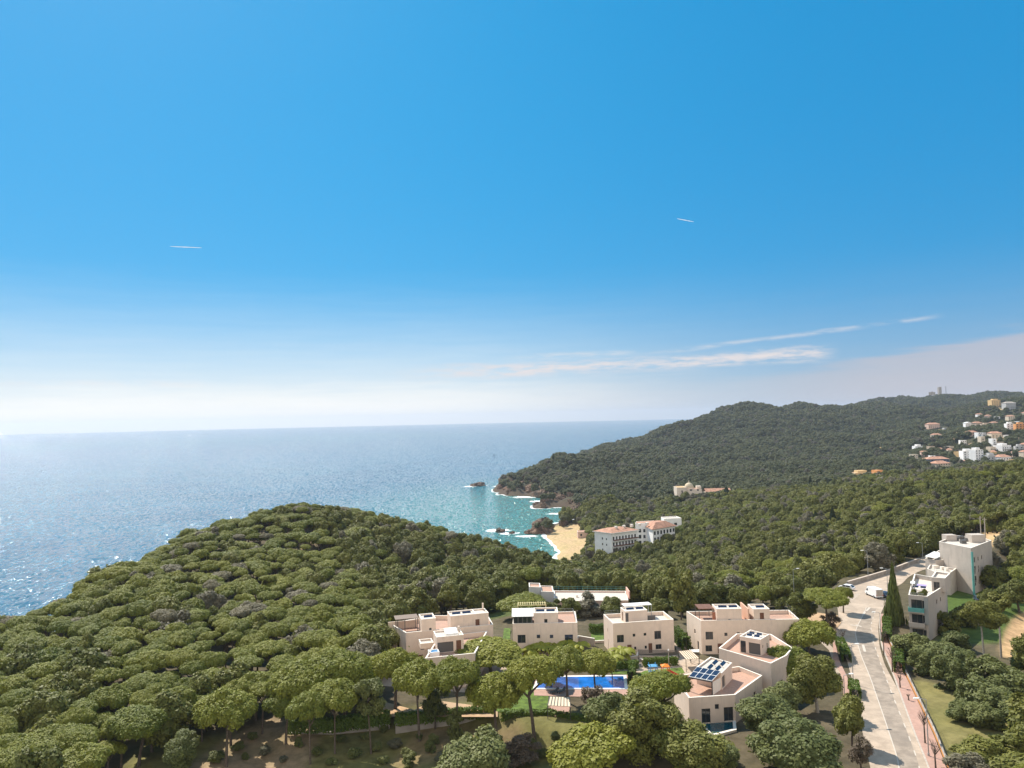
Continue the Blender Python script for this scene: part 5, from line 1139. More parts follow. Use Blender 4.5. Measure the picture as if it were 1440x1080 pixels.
shell(hH, pH, 14.5, zH, ho, .15, wall=M_WALLW, floor=M_TILE, cap=False); L = local(pH, kf)
box_part(hH, 'eaves', M_WHITE, inset(pH, -.8), zH, zH + .35)
bb = MB(); o_ = inset(pH, -.7); i_ = inset(pH, 4.2)
for k in range(4): bb.face([(*o_[k], zH + .37), (*o_[(k + 1) % 4], zH + .37), (*i_[(k + 1) % 4], zH + 2.2), (*i_[k], zH + 2.2)])
bb.face([(*p, zH + 2.2) for p in i_]); rel(bb, hH).build('tiled_roof', M_TILE, hH)
for f_ in range(4):
    zb = 14.5 + 2.9 + f_ * 3.35; bal = box_part(hH, 'balcony', M_WHITE, rect(L, .3, Lw - .3, -1.3, -.02), zb, zb + .22); bb = MB(); bb.bar((*L(.3, -1.25), zb + .7), (*L(Lw - .3, -1.25), zb + .7), .08, .75); rel(bb, hH).build('balcony_rail', M_WOOD, bal)
for k in range(5): box_part(hH, 'roof_unit', M_CAP, rect(L, 6 + k * 6, 7.5 + k * 6, 3.5, 5), zH + 1.6, zH + 3.2)
t0, t1 = np.array(pt(34.5, 480, 497)), np.array(pt(34.5, 595, 492)); dirb = cdir / Lw
tw = [tuple(t0), tuple(t1), tuple(t1 + dirb * 4 + [2, 7]), tuple(t0 + [2, 8])]; kk = [k for k in range(4) if np.allclose(ccw(tw)[k], t0)][0]
lw = np.linalg.norm(t1 - t0); shell(hH, tw, 14, 34.5, [(kk, lw * .25, 4 + f_ * 3.6, 1.6, 2.2, 'win') for f_ in range(4)] + [(kk, lw * .62, 4 + f_ * 3.6, 1.4, 2.0, 'win') for f_ in range(4)], .2, wall=M_WALLW, floor=M_TILE, wname='tower_wall')
w0_, w1_ = np.array(pt(33.0, 640, 540)), np.array(pt(33.0, 842, 507)); w2_ = np.array(pt(35.0, 720, 468)); w3_ = np.array(pt(35.0, 560, 475))
hW = house('hotel_wing', 'second hotel wing with sloping terracotta roof behind the white hotel', 'hotel', (*w0_, 16)); pW = ccw([tuple(w0_), tuple(w1_), tuple(w2_), tuple(w3_)]); kw = [k for k in range(4) if np.allclose(pW[k], w0_)][0]; lw = np.linalg.norm(w1_ - w0_)
shell(hW, pW, 14, 32.2, [(kw, 1 + k * lw / 7, 14.6, lw / 7 - 1.2, 2.2, 'win') for k in range(7)] + [(kw, 1 + k * lw / 7, 10.9, lw / 7 - 1.2, 2.2, 'win') for k in range(7)], .1, wall=M_WALLW, floor=M_TILE, cap=False)
bb = MB(); o_ = inset(pW, -.9); ct = np.mean(np.array(pW), 0); z_ = [33.0] * 4
i_ = [tuple(np.array(p) * .45 + ct * .55) for p in pW]
for k in range(4): bb.face([(*o_[k], 32.25), (*o_[(k + 1) % 4], 32.25), (*i_[(k + 1) % 4], 35.4), (*i_[k], 35.4)])
bb.face([(*p, 35.4) for p in i_]); bb.face([(*p, 32.2) for p in o_[::-1]]); rel(bb, hW).build('tiled_roof', M_TILE, hW)
q = np.array(pt(30.5, 745, 470)); hS = house('annexe', 'low white flat-roofed annexe behind the hotel wing', 'building', (*q, 18)); shell(hS, [tuple(q), tuple(q + [12, 2]), tuple(q + [11, 12]), tuple(q + [0, 10])], 16, 31.5, [(0, 2, 11, 2, 1.6, 'win'), (0, 7, 11, 2, 1.6, 'win')], .5, wall=M_WALLW, floor=M_ROOFG)
q = gz(*HX(20, 575), 8.0); hS = house('beach_hut', 'long low red-tiled beach building between the sand and the hotel', 'building', (*q[:2], 3)); shell(hS, [(q[0] - 6, q[1]), (q[0] + 8, q[1] + 2), (q[0] + 8, q[1] + 10), (q[0] - 6, q[1] + 8)], 1, 8, [(0, 2, 3.5, 1.4, 2, 'win'), (0, 8, 3.5, 1.4, 2, 'win')], .2, wall=M_WALLP, floor=M_TILE)

# domed chapel and annexe
M_CHAP = mat('pale_chapel_render', (.66, .56, .46), .85, .06, .2)
base = onT(*HX(945, 262)); Yd = base[1]; s_ = Yd / F / 6.545   # metres per crop pixel
hD2 = house('chapel', 'pale domed hermitage with ochre roof on the wooded slope above the hotel', 'chapel', (base[0], Yd, base[2])); X0 = lambda x: (HX(x, 0)[0] - 720) / F * Yd
zz = lambda y, x=945: at(*HX(x, y), Yd)[2]
zb = base[2] - 6
shell(hD2, [(X0(832), Yd), (X0(920), Yd - 1), (X0(920), Yd + 16), (X0(832), Yd + 16)], zb, zz(165), [(0, 5, 12, 1.4, 2.2, 'win')], .5, wall=M_CHAP, floor=M_WALLY, wname='nave_wall')
shell(hD2, [(X0(918), Yd + 1), (X0(1060), Yd - 2), (X0(1060), Yd + 15), (X0(918), Yd + 15)], zb, zz(185), [(0, 4, 13.5, 2.6, 3.4, 'win'), (0, 12, 13.5, 1.6, 2.2, 'win'), (0, 17, 13, 1.6, 2.2, 'win')], .5, wall=M_CHAP, floor=M_TILE)
box_part(hD2, 'side_gable', M_CHAP, [(X0(1020), Yd + 2), (X0(1058), Yd + 1), (X0(1058), Yd + 8), (X0(1020), Yd + 8)], zz(184), zz(158))
cxd = X0(960); rd = 42 * s_; bb = MB(); bb.tube([(cxd, Yd + 8, zz(186)), (cxd, Yd + 8, zz(172))], rd, 20); rel(bb, hD2).build('drum', M_CHAP, hD2); bb = MB()
for k in range(8):
    t0_, t1_ = k * math.pi / 16, (k + 1) * math.pi / 16
    for j in range(20):
        a0_, a1_ = j * .31416, (j + 1) * .31416; g = lambda t_, a_: (cxd + rd * .98 * math.cos(t_) * math.cos(a_), Yd + 8 + rd * .98 * math.cos(t_) * math.sin(a_), zz(173) + rd * 1.05 * math.sin(t_))
        bb.face([g(t0_, a0_), g(t0_, a1_), g(t1_, a1_), g(t1_, a0_)])
rel(bb, hD2).build('dome', mat('pale_dome_tiles', (.52, .43, .30), .8, .1, .3), hD2, smooth=True); bb = MB(); bb.tube([(cxd, Yd + 8, zz(173) + rd), (cxd, Yd + 8, zz(173) + rd + 3)], [.5, .2], 6); rel(bb, hD2).build('finial', M_CHAP, hD2)
hX = house('annexe', 'long low building with terracotta roof just right of the domed hermitage', 'building', (X0(1200), Yd, base[2])); pX = [(X0(1095), Yd - 1), (X0(1318), Yd - 3), (X0(1318), Yd + 9), (X0(1095), Yd + 9)]
shell(hX, pX, base[2] - 4, zz(238) + 3.2, [(0, 3 + 5 * k, 8.5, 1.6, 1.6, 'win') for k in range(5)], .1, wall=M_CHAP, floor=M_TILE, cap=False); bb = MB(); zq = zz(236) + 3.2
bb.face([(pX[0][0] - .6, Yd - 1.8, zq), (pX[1][0] + .6, Yd - 3.8, zq), (pX[1][0] + .6, Yd + 3, zq + 3.2), (pX[0][0] - .6, Yd + 4, zq + 3.2)]); bb.face([(pX[0][0] - .6, Yd + 4, zq + 3.2), (pX[1][0] + .6, Yd + 3, zq + 3.2), (pX[1][0] + .6, Yd + 10, zq), (pX[0][0] - .6, Yd + 10, zq)])
rel(bb, hX).build('tiled_roof', M_TILE, hX)

# village houses on the right hill
VH = ['pinkish villa with wide red roof, leftmost at the top of the village', 'tiny yellow house below the red-roofed villa', 'cream house below the red-roofed villa', 'small grey house at the foot of the bare ochre plot', 'white gable-ended house above the bare plot', 'tan house right of the white gable-ended house',
      'long stone-coloured house in the middle of the upper row', 'stone house at the right end of the upper row', 'orange-yellow house highest on the village slope', 'wide grey-brown roofed house at the top right of the village', 'small pale hut in the bushes below the grey-brown roof', 'house with bright red roof at the right of the slope',
      'tall white house near the right edge', 'big orange house at the right edge', 'house with faded pink roof beside the bare plot', 'narrow white house beside the pink roof', 'wide salmon-roofed house in the village centre', 'grey flat house left of the salmon roof', 'tall cream house with stacked balconies', 'white house under the salmon roof',
      'wide white flat-roofed house with grey bands', 'white modern villa with terraces and arches, left half', 'white modern villa with terraces and arches, right half', 'plain grey block right of the white terraced villa', 'white house with long red roof at the lower right', 'grey-white house among trees at the left of the village', 'cream house at the lower left of the village', 'house with steep pink roof at the lower left',
      'long dark-blue walled house with red roof', 'low red flat-roofed house just above the near woods', 'low beige house at the left above the near woods', 'small white shed left of the dark-blue house', 'long low ochre building on the sunny terrace left of the village', 'low orange house with blue and yellow front left of the village', 'low yellow-roofed house alone in the woods left of the village', 'small grey house at the right edge of the lower row']
VM = [('P', 't'), ('Y', 'f'), ('C', 't'), ('G', 'f'), ('W', 'g'), ('S', 't'), ('S', 'f'), ('S', 't'), ('Y', 'f'), ('G', 'd'), ('W', 'f'), ('C', 't'), ('W', 'f'), ('O', 'f'), ('P', 't'), ('W', 'f'), ('C', 't'), ('G', 'f'), ('C', 'f'), ('W', 'f'),
      ('W', 'f'), ('W', 'f'), ('W', 'f'), ('G', 'f'), ('W', 't'), ('W', 'f'), ('C', 'f'), ('P', 't'), ('B', 't'), ('C', 't'), ('S', 'f'), ('W', 'f'), ('Y', 'f'), ('O', 'f'), ('Y', 'f'), ('G', 'f')]
WM = dict(P=M_WALLP, Y=M_WALLY, C=mat('cream_far_render', (.62, .52, .40), .85), G=M_GREYW, W=M_WALLW, S=mat('tan_stone_render', (.46, .36, .27), .9, .1, .2), O=M_ORANGE, B=mat('blue_grey_render', (.10, .13, .20), .8))
VSH = {}
for i, ((px, py, w_, h_), lb, (wm, rf)) in enumerate(zip(VSPOTS, VH, VM)):
    p = onT(px, py); Y = p[1]; s_ = Y / F; wd, hg = w_ * s_, max(h_ * s_ * 1.25, 4.0); dp_ = max(7, min(wd * .8, 14)); z0 = p[2] - 4; z1 = p[2] + hg - 1.0; a_ = rng.uniform(-.35, .35)
    e = house('village_house', lb, 'house', (p[0], Y, p[2]), group='houses of the hillside village')
    R2 = lambda u, v: (p[0] + u * math.cos(a_) - v * math.sin(a_), Y + u * math.sin(a_) + v * math.cos(a_))
    pl = [R2(-wd / 2, 0), R2(wd / 2, 0), R2(wd / 2, dp_), R2(-wd / 2, dp_)]; nf = max(1, int((z1 - p[2] + 1) / 3.0)); nw = max(1, int(wd / 3.6)); ho = []
    for f_ in range(nf):
        for k in range(nw): ho.append((0, wd * (k + .5) / nw - .8, 4.3 + f_ * 3.0, 1.6, 1.5, 'win'))
    ho.append((3, dp_ * .4, 4.5, 1.4, 1.4, 'win'))
    shell(e, pl, z0, z1, ho, .05 if rf in 'tgd' else .5, wall=WM[wm], floor=M_ROOFG, cap=rf == 'f', th=.2)
    if rf in 'tgd':
        rm = M_TILE if rf == 't' else (M_WALLW if rf == 'g' else M_STONE); o_ = inset(pl, -.6); bb = MB(); up = min(3.0, dp_ * .22)
        r0, r1 = (R2(-wd / 2 + wd * .22, dp_ / 2), R2(wd / 2 - wd * .22, dp_ / 2)) if rf != 'g' else (R2(0, -.5), R2(0, dp_ + .5))
        A = [(*q_, z1 + .02) for q_ in ccw(o_)]; A = [(*R2(-wd / 2 - .6, -.6), z1), (*R2(wd / 2 + .6, -.6), z1), (*R2(wd / 2 + .6, dp_ + .6), z1), (*R2(-wd / 2 - .6, dp_ + .6), z1)]; Rr0, Rr1 = (*r0, z1 + up), (*r1, z1 + up)
        if rf != 'g': F4 = [[A[0], A[1], Rr1, Rr0], [A[1], A[2], Rr1], [A[2], A[3], Rr0, Rr1], [A[3], A[0], Rr0]]
        else: F4 = [[A[1], A[2], Rr1, Rr0], [A[3], A[0], Rr0, Rr1], [A[0], A[1], Rr0], [A[2], A[3], Rr1]]
        for f_ in F4: bb.face(f_)
        bb.face(A[::-1]); rel(bb, e).build('pitched_roof', rm, e)
    elif wd > 9:
        box_part(e, 'upper_storey', WM[wm], [R2(-wd * .2, dp_ * .3), R2(wd * .35, dp_ * .3), R2(wd * .35, dp_ * .9), R2(-wd * .2, dp_ * .9)], z1 - .5, z1 + 2.4)
    if rf == 'f' and hg > 6: box_part(e, 'balcony', M_WHITE, [R2(-wd * .45, -1.4), R2(wd * .45, -1.4), R2(wd * .45, -.03), R2(-wd * .45, -.03)], p[2] + 2.7, p[2] + 2.95)

for (px, py, w_, h_) in VX:
    p = onT(px, py); Y = p[1]; s_ = Y / F; wd, hg = w_ * s_, max(h_ * s_, 4.5); dp_ = max(7, wd * .7); z1 = p[2] + hg; a_ = rng.uniform(-.5, .5); til = rng.uniform() < .5; wm = [WM[q_] for q_ in 'WCPSWYC'][int(rng.integers(7))]
    e = house('village_house', 'small pale house packed among trees between the named houses of the village slope', 'house', (p[0], Y, p[2]), group='small houses filling the hillside village')
    R2 = lambda u, v: (p[0] + u * math.cos(a_) - v * math.sin(a_), Y + u * math.sin(a_) + v * math.cos(a_)); pl = [R2(-wd / 2, 0), R2(wd / 2, 0), R2(wd / 2, dp_), R2(-wd / 2, dp_)]
    shell(e, pl, p[2] - 4, z1, [(0, wd * (k + .5) / 3 - .7, 4.6 + f_ * 2.9, 1.4, 1.4, 'win') for k in range(3) for f_ in range(max(1, int(hg / 3)))], .05 if til else .5, wall=wm, floor=M_ROOFG, cap=False, th=.2)
    if til:
        A = [(*R2(-wd / 2 - .5, -.5), z1), (*R2(wd / 2 + .5, -.5), z1), (*R2(wd / 2 + .5, dp_ + .5), z1), (*R2(-wd / 2 - .5, dp_ + .5), z1)]; r0, r1 = (*R2(-wd / 4, dp_ / 2), z1 + 2.0), (*R2(wd / 4, dp_ / 2), z1 + 2.0); bb = MB()
        for f_ in ([A[0], A[1], r1, r0], [A[1], A[2], r1], [A[2], A[3], r0, r1], [A[3], A[0], r0], A[::-1]): bb.face(f_)
        rel(bb, e).build('pitched_roof', M_TILE, e)
# hilltop tower and mast
p = onT(1321.5, 553); p = at(1321.5, 554, 2600); zt_ = H1(p[0], p[1]); t = house('hilltop_tower', 'small dark square castle tower on the far hilltop', 'tower', (p[0], p[1], zt_)); zt_t = at(1321.5, 544.6, 2600)[2]
shell(t, [(p[0] - 4.6, p[1] - 4.6), (p[0] + 4.6, p[1] - 4.6), (p[0] + 4.6, p[1] + 4.6), (p[0] - 4.6, p[1] + 4.6)], zt_ - 8, zt_t, [(0, 3.5, 18, 2, 3, 'win')], 1, wall=M_STONE, floor=M_STONE, cap=False)
bb = MB()
for k in range(4): bb.box(p[0] - 4.6 + k * 2.6, p[0] - 3.2 + k * 2.6, p[1] - 4.6, p[1] - 3.6, zt_t, zt_t + 1.8)
rel(bb, t).build('battlement', M_STONE, t)
q = at(1330.5, 554, 2600); mt = empty('radio_mast', (q[0], q[1], H1(q[0], q[1])), 0, label='thin lattice mast just right of the hilltop tower', cat='mast'); bb = MB(); hm = at(1330.5, 543, 2600)[2] - H1(q[0], q[1])
for a_ in (0, 2.1, 4.2): bb.tube([(1.4 * math.cos(a_), 1.4 * math.sin(a_), -4), (.5 * math.cos(a_), .5 * math.sin(a_), hm)], .35, 4)
bb.build('legs', M_STEEL, mt); bb = MB()
for k in range(6): bb.tube([(1.2, 0, hm * k / 6), (-.6, 1, hm * (k + 1) / 6)], .2, 4); bb.tube([(-.6, -1, hm * k / 6), (1.1, 0, hm * (k + 1) / 6)], .2, 4)
bb.build('bracing', M_STEEL, mt)
q = at(1311, 555, 2600); e = house('ruined_wall', 'low pale castle wall left of the hilltop tower', 'wall', (q[0], q[1], H1(q[0], q[1]))); bb = MB(); zq = at(1311, 551.5, 2600)[2]; bb.bar((q[0] - 12, q[1], zq - 5), (q[0] + 10, q[1], zq - 5), 2, 10); bb.bar((q[0] - 4, q[1], zq + 1.0), (q[0] + 3, q[1], zq + 1.0), 2, 2.2); rel(bb, e).build('wall_body', M_STONE, e)
# ------------------------------------------------------------------ hedges, palms
def hedge(label, pts, wd, h, z, m=M_HEDGE, group=None, leaf=.22):
    pts = [np.array(p[:2]) for p in pts]; e = empty('hedge', (*pts[0], z), label=label, cat='hedge', group=group); Ps, Ns = [], []
    for a, b2 in zip(pts[:-1], pts[1:]):
        d_ = b2 - a; Lh = np.linalg.norm(d_); ux = d_ / Lh; nx = np.array([-ux[1], ux[0]]); n = int(Lh * (2 * h + wd) / leaf ** 2 * 2.4)
        u = rng.uniform(0, Lh, n); s = rng.uniform(0, 2 * h + wd, n); wob = 1 + .12 * np.sin(u * 1.7)
        y_ = np.where(s < h, -wd / 2, np.where(s < h + wd, s - h - wd / 2, wd / 2)) * wob; z_ = np.where(s < h, s, np.where(s < h + wd, h, 2 * h + wd - s)) * (1 + .06 * np.sin(u * 2.3 + 1))
        xy = a + ux * u[:, None] + nx * y_[:, None]; Ps.append(np.stack([xy[:, 0] - pts[0][0], xy[:, 1] - pts[0][1], z_], 1) + rng.normal(0, .07, (n, 3)))
        sid = np.where(s < h, -1, np.where(s < h + wd, 0, 1)); Ns.append(np.stack([nx[0] * sid, nx[1] * sid, (sid == 0) * 1.0 + .15], 1))
    P_, N_ = np.concatenate(Ps), np.concatenate(Ns); link('foliage', quads_mesh('hedge_foliage', leaf_quads(P_, N_, leaf, .5), rng.uniform(0, 1, len(P_)), m), None, e)
    bb = MB()
    for a, b2 in zip(pts[:-1], pts[1:]):
        for k in np.linspace(.05, .95, max(2, int(np.linalg.norm(b2 - a) / 1.5))): p = a + (b2 - a) * k - pts[0]; bb.tube([(*p, -.1), (*p, h * .8)], .04, 4)
    bb.build('stems', M_BARK, e); return e
hedge('long dark hedge along the back of the dry clearing, under the tall pines', P2([(405, 1028), (470, 1026), (548, 1016)], 47.6), 1.3, 2.1, 47.4)
hedge('clipped hedge below the terrace left of the small lawn', P2([(556, 1018), (640, 1010), (695, 1008)], 48), 1.2, 1.7, 47.9)
hedge('clipped hedge along the lower edge of the small lawn and gazebo', P2([(705, 1012), (770, 1010), (840, 1022)], 48.2), 1.2, 1.5, 48.0)
hedge('bright clipped hedge between the pool and the terrace wall', P2([c6(630, 140), c6(900, 125)], 49), 1.1, 1.4, 48.95)
hedge('narrow bright hedge column at the right end of the pool', P2([c6(838, 285), c6(850, 160)], 49), 1.0, 2.4, 48.95)
hedge('clipped hedge between the playground and the pale steps', P2([c6(945, 110), c6(1260, 95)], 49), 1.1, 1.5, 48.95)
hedge('tall yellowish hedge along the right side wall of the cream cubic house', P2([c2(720, 480), c2(800, 560)], 49), 1.4, 3.0, 48.95)
hedge('hedge behind the lawn beside the cream cubic house', P2([c2(140, 430), c2(235, 428)], 49), 1.4, 1.8, 48.95)
hedge('rounded bright hedge on the left verge between pavement and parking', P2([c3(1085, 520), c3(1125, 600), c3(1150, 670)], 49), 1.5, 1.6, 49.0)
hedge('short bright hedge lower on the left verge beside a lamp post', P2([c5(205, 500), c5(225, 580)], 49), 1.5, 1.6, 49.0)
hedge('bright green hedge at the foot of the pointed conifer', P2([c4(450, 950), c4(455, 800)], 49), 1.5, 2.0, 49.0)
hedge('leafy climber over the top of the retaining wall by the pavement', P2([c5(540, 400), c5(530, 300)], 49), 1.6, 2.2, 49.0)
def frond_crown():
    Q, tn = [], []
    for k in range(22):
        a = k * 2.4 + rng.uniform(-.2, .2); up = rng.uniform(.15, 1.1); pr = np.array([0., 0, 0]); dv = np.array([math.cos(a), math.sin(a), up]); dv /= np.linalg.norm(dv); sd_ = np.array([-math.sin(a), math.cos(a), 0])
        for j in range(8):
            nx_ = pr + dv * .16; wd = .20 * math.sin((j + 1) / 9 * math.pi) + .04
            for sg in (-1, 1): Q.append([pr, nx_, nx_ + sd_ * sg * wd - [0, 0, wd * .5], pr + sd_ * sg * wd - [0, 0, wd * .5]]); tn.append(rng.uniform(0, 1))
            dv = dv + np.array([0, 0, -.22]); dv /= np.linalg.norm(dv); pr = nx_
    return quads_mesh('palm_crown', np.array(Q), np.array(tn), M_PALM)
PC = [frond_crown() for _ in range(3)]
for i, (px, py, r, h, lb) in enumerate([(746, 929, 2.2, 2.2, 'yellow-green palm nearest the left house along the paved court'), (762, 927, 2.3, 2.6, 'yellow-green palm in front of the glazed-roof house, second from its left'), (779, 926, 2.2, 2.4, 'yellow-green palm below the middle of the glazed-roof house'), (797, 924, 2.4, 2.8, 'yellow-green palm right of the middle of the glazed-roof house'),
                                       (814, 925, 2.3, 2.5, 'yellow-green palm at the right corner of the glazed-roof house'), (875, 932, 2.6, 2.4, 'bright yellow palm below the brown door of the cream cubic house'), (861, 955, 2.4, 4.2, 'taller drooping palm at the far edge of the pool')]):
    p = gz(px, py, 49); e = empty('palm_tree', p, rng.uniform(0, 6), label=lb, cat='palm', group='yellow-green palms by the court'); c_ = link('crown', PC[i % 3], None, e, (0, 0, h)); c_.scale = (r, r, r); t_ = link('trunk', TRK[i % 3], None, e); t_.scale = (r * .7, r * .7, h * 1.02)

wall_run('dark stone retaining wall under the hedge behind the dry clearing', P2([(405, 1028), (470, 1026), (548, 1016)], 47.6), 43.5, 47.3, .5, M_STONE)
wall_run('dark stone retaining wall under the hedge left of the small lawn', P2([(556, 1018), (640, 1010), (695, 1008)], 48), 43.5, 47.85, .5, M_STONE)
wall_run('dark stone retaining wall under the hedge below the small lawn and gazebo', P2([(705, 1012), (770, 1010), (840, 1022)], 48.2), 43.5, 47.95, .5, M_STONE)
# ------------------------------------------------------------------ street furniture
def lamp(px, pyb, pyt, label, arm=1.4, az_=0.0, z=49.0):
    p = gz(px, pyb, z); h = at(px, pyt, p[1])[2] - z; e = empty('street_lamp', p, az_, label=label, cat='street lamp', group='street lamps along the road')
    bb = MB(); bb.tube([(0, 0, 0), (0, 0, .5), (0, 0, .52), (0, 0, h)], [.16, .15, .09, .055], 8); bb.build('pole', M_STEEL, e); bb = MB(); bb.tube([(0, 0, h), (arm * .5, 0, h + .18), (arm, 0, h + .2)], .045, 6); bb.build('arm', M_STEEL, e)
    bb = MB(); bb.prism([(arm - .15, -.16), (arm + .6, -.12), (arm + .6, .12), (arm - .15, .16)], h + .14, h + .3); bb.build('lamp_head', M_WHITE, e); return e
lamp(1200, 962, 907, 'street lamp on the left verge beside the tree shadow', -1.2, 3.1); lamp(1221, 815, 775, 'street lamp in front of the woods behind the road bend', 1.2, 3.0); lamp(1298, 790, 764, 'street lamp at the far end of the bend next to the rear apartment block', 1.2, 3.0, 50)
lamp(1117, 846, 801, 'tall street lamp behind the rear right house roof', 1.2, .2); lamp(1306, 1064, 984, 'street lamp on the right pavement nearest the bottom edge', 1.2, 3.1); lamp(1239, 902, 862, 'thin street lamp on the right pavement by the bright hedge', 1.1, 3.1)
lamp(1189, 1010, 950, 'street lamp on the left pavement below the short hedge', 1.1, .1); lamp(1249, 845, 800, 'street lamp behind the pointed conifer at the inside of the bend', 1.1, 3.0)
for px, pyb, pyt, lb in [(1380, 762, 726, 'left of two pale utility poles behind the apartment blocks'), (1386, 762, 728, 'right of two pale utility poles behind the apartment blocks')]:
    p = onT(px, pyb, y0=200); h = at(px, pyt, p[1])[2] - p[2]; e = empty('utility_pole', p, 0, label=lb, cat='pole', group='utility poles'); bb = MB(); bb.tube([(0, 0, -.3), (0, 0, h)], [.22, .14], 8); bb.build('pole', M_KERB, e); bb = MB(); bb.bar((-.8, 0, h - .6), (.8, 0, h - .6), .12, .12); bb.build('crossarm', M_KERB, e)
def bare_tree(px, pyb, pyt, label, w_=1.0, z=49.1, name='bare_tree'):
    p = gz(px, pyb, z); h = at(px, pyt, p[1])[2] - z; e = empty(name, p, rng.uniform(0, 6), label=label, cat='tree', group='bare young street trees'); bb = MB(); bb.tube([(0, 0, 0), (.05, 0, h * .4), (.02, .04, h * .62)], [.13, .10, .07], 6); bb.build('trunk', M_BARK, e); bb = MB()
    for k in range(13):
        a = k * 2.4; z0 = h * rng.uniform(.4, .66); r = rng.uniform(.4, 1) * w_; q1 = np.array([.03 + r * .5 * math.cos(a), r * .5 * math.sin(a), z0 + h * .14]); q2 = np.array([r * math.cos(a), r * math.sin(a), z0 + h * rng.uniform(.22, .34)])
        bb.tube([(.03, 0, z0), q1, q2], [.05, .035, .012], 4)
        for s_ in (-.5, .5): bb.tube([q1, q1 + [r * .35 * math.cos(a + s_), r * .35 * math.sin(a + s_), h * .12]], [.025, .008], 3)
    bb.build('branches', M_BARK, e); return e
bare_tree(1255, 945, 905, 'bare young tree on the right pavement near the start of the wall', 1.1); bare_tree(1301, 1045, 990, 'bare young tree on the right pavement beside the retaining wall railing', 1.2); bare_tree(1266, 967, 946, 'smallest bare sapling on the right pavement', .7)
bare_tree(1316, 1082, 1036, 'bare young tree at the very bottom of the right pavement', 1.1); bare_tree(1278, 985, 975, 'tiny bare shrub in a pit on the right pavement', .5); bare_tree(1243, 922, 880, 'bare young tree on the right pavement opposite the bright hedge', .9)
bare_tree(1186, 905, 884, 'bare shrub at the edge of the parking strip by the footpath', 1.0)

# vehicles
def vehicle(name, label, cat, p, az_, prof, cab, width, paint, wheels, wr, box=None):
    e = empty(name, (p[0], p[1], p[2]), az_, label=label, cat=cat); bb = MB(); hw = width / 2
    def ext(pr, w0, bb):
        n = len(pr); bb.face([(x, -w0, z) for x, z in pr]); bb.face([(x, w0, z) for x, z in pr[::-1]])
        for i in range(n): a, b2 = pr[i], pr[(i + 1) % n]; bb.face([(a[0], -w0, a[1]), (a[0], w0, a[1]), (b2[0], w0, b2[1]), (b2[0], -w0, b2[1])])
        return bb
    bd = ext(prof, hw, bb).build('body', paint, e); bv = bd.modifiers.new('bevel', 'BEVEL'); bv.width = .09; bv.segments = 2
    for s_ in (-1, 1):
        for pr in cab:
            b2 = MB(); b2.face([(x, s_ * (hw + .012), z) for x, z in (pr if s_ < 0 else pr[::-1])]); b2.build('side_window', M_GLASS, e)
    for x in wheels:
        for s_ in (-1, 1):
            b2 = MB(); b2.tube([(x, s_ * (hw - .2), wr), (x, s_ * (hw + .03), wr)], wr, 14); w_ = b2.build('wheel', M_RUB, e); b2 = MB(); b2.tube([(x, s_ * (hw - .1), wr), (x, s_ * (hw + .05), wr)], wr * .55, 10); b2.build('rim', M_STEEL, w_)
    return e
def panel(e, pts, nm, m): bb = MB(); bb.face(pts); return bb.build(nm, m, e)
a, b2 = gz(1239, 843, 49.01), gz(1219, 834.5, 49.01); az_ = math.atan2(b2[1] - a[1], b2[0] - a[0])
v = vehicle('delivery_van', 'white box van parked on the bend with its rear towards the conifer', 'van', (a + b2) / 2, az_, [(-2.9, .45), (2.7, .45), (2.75, 1.0), (2.2, 1.25), (1.75, 2.0), (1.4, 2.5), (-2.9, 2.5)], [[(1.1, 1.35), (2.0, 1.35), (1.65, 1.95), (1.1, 1.95)]], 2.0, M_CARW, (-1.8, 1.8), .36)
panel(v, [(2.21, -.85, 1.28), (2.21, .85, 1.28), (1.78, .8, 1.98), (1.78, -.8, 1.98)], 'windscreen', M_GLASS); panel(v, [(-2.915, .9, .7), (-2.915, -.9, .7), (-2.915, -.9, 2.35), (-2.915, .9, 2.35)], 'rear_door', M_KERB)
for s_ in (-1, 1): panel(v, [(2.77, s_ * .75 - .15, .75), (2.77, s_ * .75 + .15, .75), (2.77, s_ * .75 + .15, .95), (2.77, s_ * .75 - .15, .95)], 'headlight', M_WHITE); panel(v, [(-2.93, s_ * .88 + .08, .75), (-2.93, s_ * .88 - .08, .75), (-2.93, s_ * .88 - .08, 1.1), (-2.93, s_ * .88 + .08, 1.1)], 'tail_light', M_RED)
CARP = [(-2.1, .4), (2.1, .4), (2.12, .75), (1.3, .9), (.6, 1.42), (-1.2, 1.45), (-1.9, .95), (-2.12, .85)]; CABW = [[(-1.45, .95), (-.1, .95), (-.1, 1.36), (-1.15, 1.38)], [(0, .95), (1.05, .95), (.52, 1.36), (0, 1.36)]]
def car(label, p, az_, paint):
    e = vehicle('parked_car', label, 'car', p, az_, CARP, CABW, 1.75, paint, (-1.3, 1.3), .32); panel(e, [(1.31, -.7, .93), (1.31, .7, .93), (.64, .62, 1.42), (.64, -.62, 1.42)], 'windscreen', M_GLASS); panel(e, [(-1.93, .7, .98), (-1.93, -.7, .98), (-1.26, -.62, 1.45), (-1.26, .62, 1.45)], 'rear_window', M_GLASS)
    for s_ in (-1, 1): panel(e, [(2.13, s_ * .6 - .15, .6), (2.13, s_ * .6 + .15, .6), (2.11, s_ * .6 + .15, .72), (2.11, s_ * .6 - .15, .72)], 'headlight', M_WHITE); panel(e, [(-2.135, s_ * .7 + .12, .7), (-2.135, s_ * .7 - .12, .7), (-2.125, s_ * .7 - .12, .83), (-2.125, s_ * .7 + .12, .83)], 'tail_light', M_RED)
    return e
